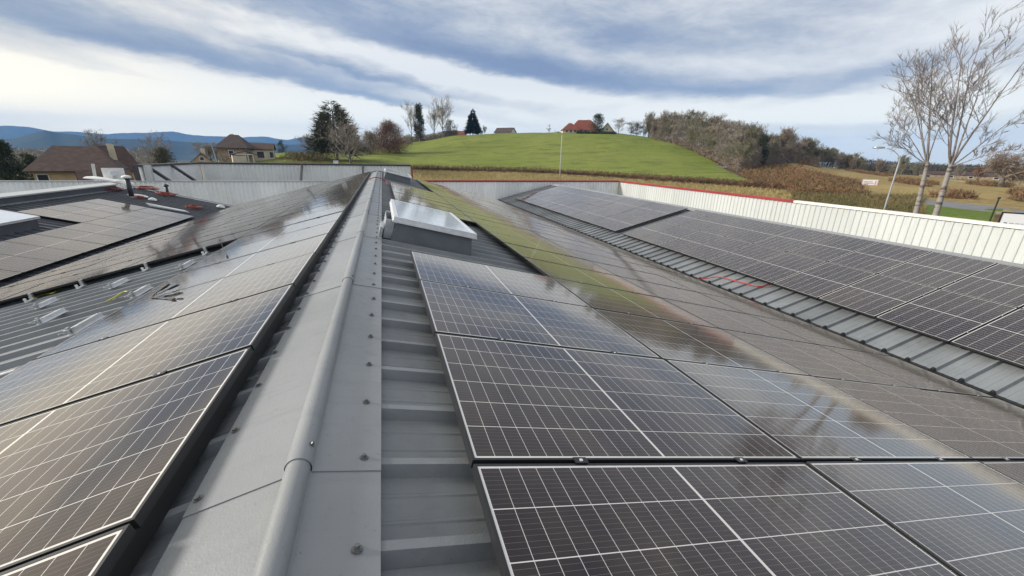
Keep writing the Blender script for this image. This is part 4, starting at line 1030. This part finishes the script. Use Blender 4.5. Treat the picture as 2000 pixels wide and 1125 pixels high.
def shrub(px, py, d, pyt, wpx, n, label, mc, seed):
    p = gpt(px, py, d); h_ = ht(px, pyt, d, p); w_ = (dirpt(px+wpx/2, py, d)-dirpt(px-wpx/2, py, d)).length/2; R_ = random.Random(seed); tk, cr = MB(), MB()
    for k in range(9): a0 = k*.7; tk.tube([(0, 0, -.3), (cos(a0)*w_*.3, sin(a0)*w_*.3, h_*.45), (cos(a0)*w_*.6, sin(a0)*w_*.6, h_*.8)], [.12, .07, .03], 4, False)
    for k in range(n//60):
        a0, e_ = R_.uniform(0, 6.28), R_.random(); q = sqrt(1-e_*e_)*R_.uniform(.1, .95); clump(cr, (cos(a0)*w_*q, sin(a0)*w_*q, h_*(.02+.88*e_)), w_*.30, w_*.30, h_*.18, 60, h_*.16, .10, R_, .5)
    return plant('bushy_tree', label, 'tree', tk, cr, M_bark, mc, p)
shrub(762, 300, 168, 240, 78, 9000, 'rounded russet bush on the left edge of the meadow', M_twigr, 41)
shrub(725, 304, 160, 258, 46, 4000, 'lower brown bush left of the rounded russet bush', M_twig, 42)
shrub(800, 288, 225, 262, 30, 1800, 'small scrubby bush between russet bush and ivy column', M_twigg, 43)
for i, (px, d, pt, lb) in enumerate(((1712, 240, 309, 'thin bare tree at the left end of the distant conifer row'), (1742, 236, 316, 'slim bare tree on the straw field horizon left of the curved street lamp'),
        (1758, 244, 300, 'tall thin bare tree in the distance just right of the curved street lamp'), (1786, 238, 312, 'thin bare tree in the distance left of the tall bare pair'), (1872, 240, 318, 'thin bare tree in the distance right of the tall bare pair'))):
    wood_tree(px, 342, d, pt, lb, None, i % 5)
def patches(R_):
    while True:
        px, d = R_.uniform(1560, 2060), R_.uniform(96, 225)
        if region(az_of(px), d) == 2 and sin(px*.035+d*.05)+sin(px*.011-d*.083+1)+.6*sin(d*.31+px*.07) > 1.15: return px, d
brush('scrub', 'rust-brown scrub patches scattered over the straw fields', patches, 16000, .8, .12, .8, foliage('rust_scrub', (.22, .12, .065), (.13, .095, .05), .2), 17)
CV = [conifer(330+k, 10, 1.9, 240, sp=.7, droop=.2, w=.34) for k in range(3)]; CVM = [(a.mesh('trunk', M_bark, True), b.mesh('crown', M_needle)) for a, b in CV]
for i in range(26):
    px = 1722+i*7.2+rr.uniform(-3, 3); d = rr.uniform(268, 320); p = gpt(px, 340, d); h_ = max(3, ht(px, 326+rr.uniform(-4, 6), d, p)); k = rr.randrange(3)
    t = thing('conifer', f'small dark conifer in the distant row beyond the straw fields, {ORD[i]} from the left', 'tree', p, rr.uniform(0, 6), 'distant row of dark conifers'); t.scale = (h_/10*.8, h_/10*.8, h_/10); obj('trunk', CVM[k][0], None, t); obj('crown', CVM[k][1], None, t)
# ------------------------------------------------------------------ street furniture
def lamp(px, d, py_top, py_b, label, arm):
    p = gpt(px, py_b, d); H = ht(px, py_top, d, p); a = az_of(px); ex = Vector((cos(a), -sin(a), 0))
    t = thing('street_lamp', label, 'street lamp', p, 0, 'street lamps'); mb = MB(); P = [Vector((0, 0, -.3)), Vector((0, 0, H*.45)), Vector((0, 0, H-abs(arm)*.75))]
    for k in range(1, 8):
        q = radians(k*80/7); P.append(Vector((0, 0, H-abs(arm)*.75))+ex*arm*(1-cos(q))*.9+Vector((0, 0, abs(arm)*.75*sin(q))))
    mb.tube(P, [.085, .070, .052]+[.04]*7, 8); obj('pole', mb, M_galv, t, True)
    e = P[-1]; mb = MB(); s = 1 if arm > 0 else -1
    mb.tube([e-ex*s*.05, e+ex*s*.12+Vector((0, 0, .02)), e+ex*s*.45+Vector((0, 0, .03)), e+ex*s*.72+Vector((0, 0, -.01))], [.045, .085, .095, .04], 8); obj('lamp_head', mb, M_galv, t, True)
    mb = MB(); c = e+ex*s*.4+Vector((0, 0, -.10)); mb.tube([c, c-Vector((0, 0, .05)), c-Vector((0, 0, .08))], [.08, .07, .03], 8); obj('lens', mb, M_poly, t, True)
    return t
lamp(1730, 44, 288, 400, 'street lamp with curved arm beyond the white wall, left of the tall trees', -1.5)
lamp(1093, 62, 258, 350, 'slim street lamp standing in front of the meadow hill', -.55)
# leaning black post and framed board by the road
p = gpt(1934, 430, 52); t = thing('marker_post', 'slim black post beside the road, left of the framed board', 'post', p); H = ht(1942, 388, 52, p)
mb = MB(); mb.tube([(0, 0, -.2), (0, 0, H)], .05, 6); obj('post', mb, M_black, t); mb = MB(); mb.box(-.09, .09, -.06, .06, H, H+.16); obj('cap', mb, M_black, t)
def board(name, label, px, py, d, w, h, legs, fr, face, a_off, wr):
    v = dirpt(px, py, d); p = gpt(px, py, d); zc = v.z; t = thing(name, label, 'sign', p, -az_of(px)+a_off); zc -= p.z
    mb = MB(); b = .05*w
    for x0, x1, z0, z1 in ((-w/2, w/2, h/2-b, h/2), (-w/2, w/2, -h/2, -h/2+b), (-w/2, -w/2+b, -h/2+b, h/2-b), (w/2-b, w/2, -h/2+b, h/2-b)): mb.box(x0, x1, -.04, .04, zc+z0, zc+z1)
    obj('frame', mb, fr, t); mb = MB(); mb.box(-w/2+b, w/2-b, -.02, .02, zc-h/2+b, zc+h/2-b); obj('face', mb, face, t)
    for i, (x, z, ww, hh, m_) in enumerate(wr):
        mb = MB(); mb.box(x-ww/2, x+ww/2, -.027, -.021, zc+z-hh/2, zc+z+hh/2); obj('print', mb, m_, t)
    for x in legs: mb = MB(); mb.box(x-.04, x+.04, -.035, .035, -.3, zc-h/2); obj('leg', mb, fr, t)
M_blue = mat('print_blue', (.03, .05, .16), .5); M_gp = mat('print_grey', (.30, .32, .36), .5); M_pink = mat('print_pink', (.52, .36, .38), .5); M_wsign = mat('sign_white', (.78, .79, .80), .35)
board('notice_board', 'white notice board in a black frame behind the right wall', 1983, 430, 46, 1.55, 1.05, (-.6, .6), M_black, M_wsign, .25, [(-.42, -.24, .16, .07, M_blue), (-.12, -.24, .22, .05, M_gp), (.16, -.24, .20, .05, M_gp), (.38, -.24, .14, .05, M_gp)])
board('field_sign', 'small white and pink sign standing on the brown slope', 1699, 356, 128, 3.0, 1.4, (-1.1, 1.1), M_pink, M_wsign, .2, [(-.3, .12, 1.6, .22, M_pink), (-.2, -.22, 1.9, .22, M_pink), (1.05, -.1, .3, .8, M_pink)])

# ------------------------------------------------------------------ houses
M_tileb = mat('brown_tiles', (.062, .034, .026), .8, var=.35, vscale=1.6, bump=.5, bscale=5); M_tiled = mat('dark_tiles', (.060, .040, .038), .8, var=.3, vscale=1.6, bump=.5, bscale=5)
M_tiler = mat('red_tiles', (.20, .055, .032), .8, var=.3, vscale=1.5, bump=.5, bscale=5); M_ochre = mat('ochre_render', (.50, .37, .20), .85, var=.12, vscale=.8)
M_creamr = mat('cream_render', (.62, .54, .40), .85, var=.1, vscale=.8); M_apric = mat('apricot_render', (.60, .40, .22), .85, var=.1, vscale=.8)
M_win = mat('window_glass', (.02, .024, .03), .12); M_wfr = mat('window_white', (.70, .70, .68), .5); M_shut = mat('green_shutter', (.10, .16, .10), .6); M_wood = mat('dark_wood', (.045, .032, .024), .8, var=.3)
M_stone = bpy.data.materials.new('rubble_stone'); M_stone.use_nodes = True; _h = NG(M_stone.node_tree); _p = M_stone.node_tree.nodes['Principled BSDF']
_vo = _h.n('ShaderNodeTexVoronoi'); _vo.inputs['Scale'].default_value = 2.6; _h.put(_vo.inputs['Vector'], _h.n('ShaderNodeTexCoord').outputs['Object'])
_h.put(_p.inputs['Base Color'], _h.mix(_vo.outputs['Color'], (.16, .12, .09), (.40, .32, .23))); _p.inputs['Roughness'].default_value = .9
def house(name, label, p, rz, w, l, hw, hr, wall, tile, roof='gable', wins=(), ov=.4, chim=(), hip=.3, cat='house'):
    """w along x (facing side at -y), l along y, ridge along x for gable/hip"""
    t = thing(name, label, cat, p, rz); mb = MB(); x, y = w/2, l/2
    mb.box(-x, x, -y, y, -1, hw)
    if roof == 'gable_y': mb.face([(-x, -y, hw), (x, -y, hw), (0, -y, hw+hr)]); mb.face([(-x, y, hw), (0, y, hw+hr), (x, y, hw)])
    if roof == 'gable': mb.face([(-x, -y, hw), (-x, 0, hw+hr), (-x, y, hw)]); mb.face([(x, -y, hw), (x, y, hw), (x, 0, hw+hr)])
    obj('wall', mb, wall, t); mb = MB(); X, Y = x+ov, y+ov; e = hw-ov*hr/(y if 'y' not in roof else x)
    if roof in ('gable', 'hip'):
        hx = X*(1-hip*2) if roof == 'hip' else X; A_ = [(-X, -Y, e), (X, -Y, e), (X, Y, e), (-X, Y, e)]; r0, r1 = (-hx, 0, hw+hr), (hx, 0, hw+hr)
        fs = [(A_[0], A_[1], r1, r0), (A_[2], A_[3], r0, r1)]+([(A_[1], A_[2], r1), (A_[3], A_[0], r0)] if roof == 'hip' else [])
    else:
        A_ = [(-X, -Y, e), (X, -Y, e), (X, Y, e), (-X, Y, e)]; r0, r1 = (0, -Y, hw+hr), (0, Y, hw+hr); fs = [(A_[0], r0, r1, A_[3]), (A_[1], A_[2], r1, r0)]
    for f in fs: mb.face([(a, b, c+.16) for a, b, c in f]); mb.face([(a, b, c+.02) for a, b, c in reversed(f)])
    n = len(A_)
    for i in range(n): a_, b_ = A_[i], A_[(i+1) % n]; mb.quad((a_[0], a_[1], a_[2]+.02), (b_[0], b_[1], b_[2]+.02), (b_[0], b_[1], b_[2]+.16), (a_[0], a_[1], a_[2]+.16))
    rf = obj('roof', mb, tile, t)
    for cx, cy, ch in chim: mb = MB(); mb.box(cx-.35, cx+.35, cy-.3, cy+.3, hw+hr*.4, hw+hr+ch); obj('chimney', mb, M_creamr, rf)
    for face_, u, z, ww, hh in wins:
        f = MB(); g_ = MB(); sd = {'f': (lambda a, b, c: (a, -y-b, c)), 'l': (lambda a, b, c: (-x-b, a, c)), 'r': (lambda a, b, c: (x+b, a, c))}[face_]
        for a0, a1, c0, c1 in ((-ww/2-.1, -ww/2, -hh/2-.1, hh/2+.1), (ww/2, ww/2+.1, -hh/2-.1, hh/2+.1), (-ww/2, ww/2, hh/2, hh/2+.1), (-ww/2, ww/2, -hh/2-.1, -hh/2)): f.box(u+a0, u+a1, .002, .06, z+c0, z+c1, sd)
        wf = obj('window', f, M_wfr, t); g_.box(u-ww/2, u+ww/2, .003, .025, z-hh/2, z+hh/2, sd); obj('pane', g_, M_win, wf)
    return t
def W_(px0, px1, py, d): return (dirpt(px1, py, d)-dirpt(px0, py, d)).length
# big tiled house, left
d = 84; p = gpt(165, 345, d); p.z = OFF-6.2; zt, ze = dirpt(165, 288, d).z-p.z, dirpt(150, 328, d).z-p.z
house('tiled_house', 'ochre house under a big brown tiled roof, behind the left-hand roof', p, -az_of(165)-.12, W_(88, 238, 330, d), 11, ze, zt-ze, M_ochre, M_tileb, 'hip', [('f', -3, ze-1.2, .9, 1.1)], .7, [(3.5, .6, .5)], .26)
d = 100; p = gpt(228, 330, d); p.z = OFF-6; zt = dirpt(225, 287, d).z-p.z
house('tiled_house', 'second brown tiled roof joined behind the ochre house', p, -az_of(220)+.1, W_(190, 262, 330, d), 10, zt-3.6, 3.6, M_apric, M_tileb, 'hip', [], .5, [(0, .5, .5)], .2)
d = 70; p = gpt(205, 345, d); p.z = OFF-6.2; zt = dirpt(205, 334, d).z-p.z
house('outbuilding', 'low red-brown tiled lean-to in front of the tiled house', p, -az_of(200)+.05, W_(152, 242, 340, d), 6, zt-1.6, 1.6, M_wood, M_tileb, 'gable', [], .4, cat='outbuilding')
p = dirpt(187, 352, 40); t = thing('leaning_post', 'pale leaning post in front of the brown lean-to roof', 'post', p); q = dirpt(181, 320, 40)-p
mb = MB(); mb.tube([-q*.6, q], .09, 4); obj('post', mb, M_white, t); 
t = thing('dish_panel', 'pale square hatch with a small dish at the parapet corner', 'hatch', dirpt(226, 352, 33)); mb = MB(); mb.box(-.5, .5, -.05, .05, -.2, .68); mb.cur = 0; obj('panel', mb, M_tarp, t); mb = MB(); mb.tube([(-.05, -.1, -.2), (0, -.15, .2), (.12, -.2, .36)], .05, 8); mb.tube([(.10, -.2, .34), (.14, -.25, .40)], [.04, .16], 10); obj('dish', mb, M_galv, t)
# small apricot gable
d = 105; p = gpt(396, 318, d); p.z = OFF-5.5; zt, ze = dirpt(396, 299, d).z-p.z, dirpt(396, 314, d).z-p.z
house('apricot_house', 'apricot gable end with one small dark window', p, -az_of(396), W_(378, 416, 312, d), 8, ze, zt-ze, M_apric, M_tileb, 'gable_y', [('f', .0, ze+.45, .6, .6)], .35, [(.4, -2, .9)])
# stone farmhouse with hipped roof, wing and open shed
d = 122; p = gpt(466, 312, d); p.z = OFF-5.; zt, ze = dirpt(466, 265, d).z-p.z, dirpt(466, 288, d).z-p.z
house('stone_house', 'rubble stone farmhouse with steep dark hipped roof', p, -az_of(466)-.22, W_(437, 493, 300, d), 9, ze, zt-ze, M_stone, M_tiled, 'hip', [('f', -.2, ze-1.5, .9, 1.4), ('r', .8, ze-1.2, .8, 1.2)], .5, [(-.4, .2, .35)], .36)
d = 126; p = gpt(515, 308, d); p.z = OFF-4.8; zt, ze = dirpt(515, 281, d).z-p.z, dirpt(515, 292, d).z-p.z
house('farm_wing', 'lower farm wing with brown tiled roof right of the stone house', p, -az_of(515)-.1, W_(492, 536, 300, d), 7, ze, zt-ze, M_creamr, M_tileb, 'gable', [('f', -.2, ze-1.3, 1.5, 1.5), ('f', 2.2, ze-1.3, .8, 1.4)], .4)
d = 110; p = gpt(478, 314, d); p.z = OFF-5; zt, ze = dirpt(478, 294, d).z-p.z, dirpt(478, 302, d).z-p.z; w_ = W_(450, 503, 305, d)
t = thing('open_shed', 'open dark shed with shallow gable in front of the stone house', 'shed', p, -az_of(478)+.05)
mb = MB(); x = w_/2
mb.strip([(-x, -3, ze), (0, -3, zt), (x, -3, ze)], [(-x, 3, ze), (0, 3, zt), (x, 3, ze)]); mb.strip([(-x, -3, ze-.18), (0, -3, zt-.18), (x, -3, ze-.18)], [(-x, -3, ze), (0, -3, zt), (x, -3, ze)]); obj('roof', mb, M_tileb, t)
mb = MB(); mb.box(-x+.3, -x+2.6, -2.8, -2.6, -1, ze-.2); mb.box(-x+.3, x-.3, 2.7, 2.9, -1, ze); mb.box(-x+.3, -x+.45, -2.6, 2.7, -1, ze); obj('wall', mb, M_creamr, t)
for xx in (-x+2.7, 0.6, x-1.0): mb = MB(); mb.box(xx-.12, xx+.12, -2.85, -2.6, -1, ze); obj('post', mb, M_creamr, t)
mb = MB(); mb.box(-x+.6, x-.6, -2.9, -2.7, ze-.02, ze+.14); obj('beam', mb, M_whited, t)
p = gpt(425, 316, 112); t = thing('utility_pole', 'slim pale pole left of the open shed', 'pole', p); mb = MB(); mb.tube([(0, 0, -.3), (-.5, 0, ht(421, 283, 112, p))], [.12, .08], 6); obj('pole', mb, M_galv, t)
bt(415, 308, 135, 271, 'bare ivy-grey tree trunks just left of the stone house', 220, .3, M_twigg, tw=.08, limbs=9, stems=2)
# roofs on the crest
d = 262; p = gpt(893, 270, d); zt = dirpt(893, 256, d).z-p.z
house('far_house', 'low red roof half hidden between ivy bush and spruce', p, -az_of(893), W_(878, 912, 262, d), 8, zt-2.2, 2.2, M_creamr, M_tiler, 'gable', [], .4, [(-1.5, 0, .5)])
d = 258; p = gpt(987, 262, d); zt = dirpt(987, 250, d).z-p.z
house('far_house', 'white gabled house with dark roof peeping over the meadow crest', p, -az_of(987)-.5, W_(966, 1010, 262, d)*.8, 7, max(.6, zt-2.6), 2.6, M_wfr, M_tiled, 'gable', [], .5)
d = 232; p = gpt(1140, 259, d); ze = dirpt(1140, 253, d).z-p.z; zt = dirpt(1135, 235, d).z-p.z
c1 = house('crest_house', 'red-roofed house on the meadow crest behind the dark evergreen', p, -az_of(1140)+.1, W_(1108, 1166, 255, d), 9, ze, zt-ze, M_creamr, M_tiler, 'hip', [('f', -2, ze-1, 1, 1), ('f', .5, ze-1, 1, 1)], .6, [(2.2, .3, .5)], .30)
d = 226; p = gpt(1113, 259, d); ze = dirpt(1113, 253.5, d).z-p.z; zt = dirpt(1113, 241, d).z-p.z
house('crest_house', 'left gabled wing of the crest house with cream arched front', p, -az_of(1113)+.15, W_(1097, 1128, 255, d), 7, ze, zt-ze, M_creamr, M_tiler, 'hip', [('f', -2.2, ze-.9, .9, 1.1), ('f', 0, ze-.9, .9, 1.1), ('f', 2.2, ze-.9, .9, 1.1)], .5, (), .42)
d = 232; p = gpt(1185, 261, d); ze = dirpt(1185, 256, d).z-p.z; zt = dirpt(1183, 241, d).z-p.z
house('crest_house', 'steep dark gable right of the dark evergreen on the crest', p, -az_of(1185), W_(1174, 1199, 257, d), 7, ze, zt-ze, M_creamr, M_tiled, 'gable_y', [('f', 0, ze+.6, .8, .9)], .5)
brush('hedge', 'low clipped hedge in front of the crest house', lambda R_: (R_.uniform(1122, 1198), R_.gauss(222, .7)), 2600, .6, .2, 1.0, M_ivy, 15)
for px, lb in ((1925, 'long pale farm roof half hidden left of the broad oak'), (1838, 'low reddish farm building among the distant conifers')):
    d = 262; p = gpt(px, 345, d); house('farm_building', lb, p, -az_of(px), 14, 8, 1.4, 1.2, M_stone, M_tiled if px > 1900 else M_tileb, 'gable', [('f', -4, .6, 1.2, .8), ('f', 3, .6, 1.2, .8)], .4, cat='farm building')

# ------------------------------------------------------------------ air: the far ridges fade to blue
mb = MB(); mb.box(-7800, 7800, -7800, 7800, -75, 430); hz = obj('haze', mb, None); hz['kind'] = 'stuff'
hm = bpy.data.materials.new('haze'); hm.use_nodes = True; hn = hm.node_tree; hn.nodes.clear()
pv = hn.nodes.new('ShaderNodeVolumePrincipled'); pv.inputs['Color'].default_value = (.24, .50, 1., 1); pv.inputs['Density'].default_value = .00014
hn.links.new(pv.outputs[0], hn.nodes.new('ShaderNodeOutputMaterial').inputs['Volume']); hz.data.materials.clear(); hz.data.materials.append(hm)
SC.cycles.volume_bounces = 0; SC.cycles.max_bounces = 6; SC.cycles.use_denoising = True; SC.cycles.adaptive_threshold = .004
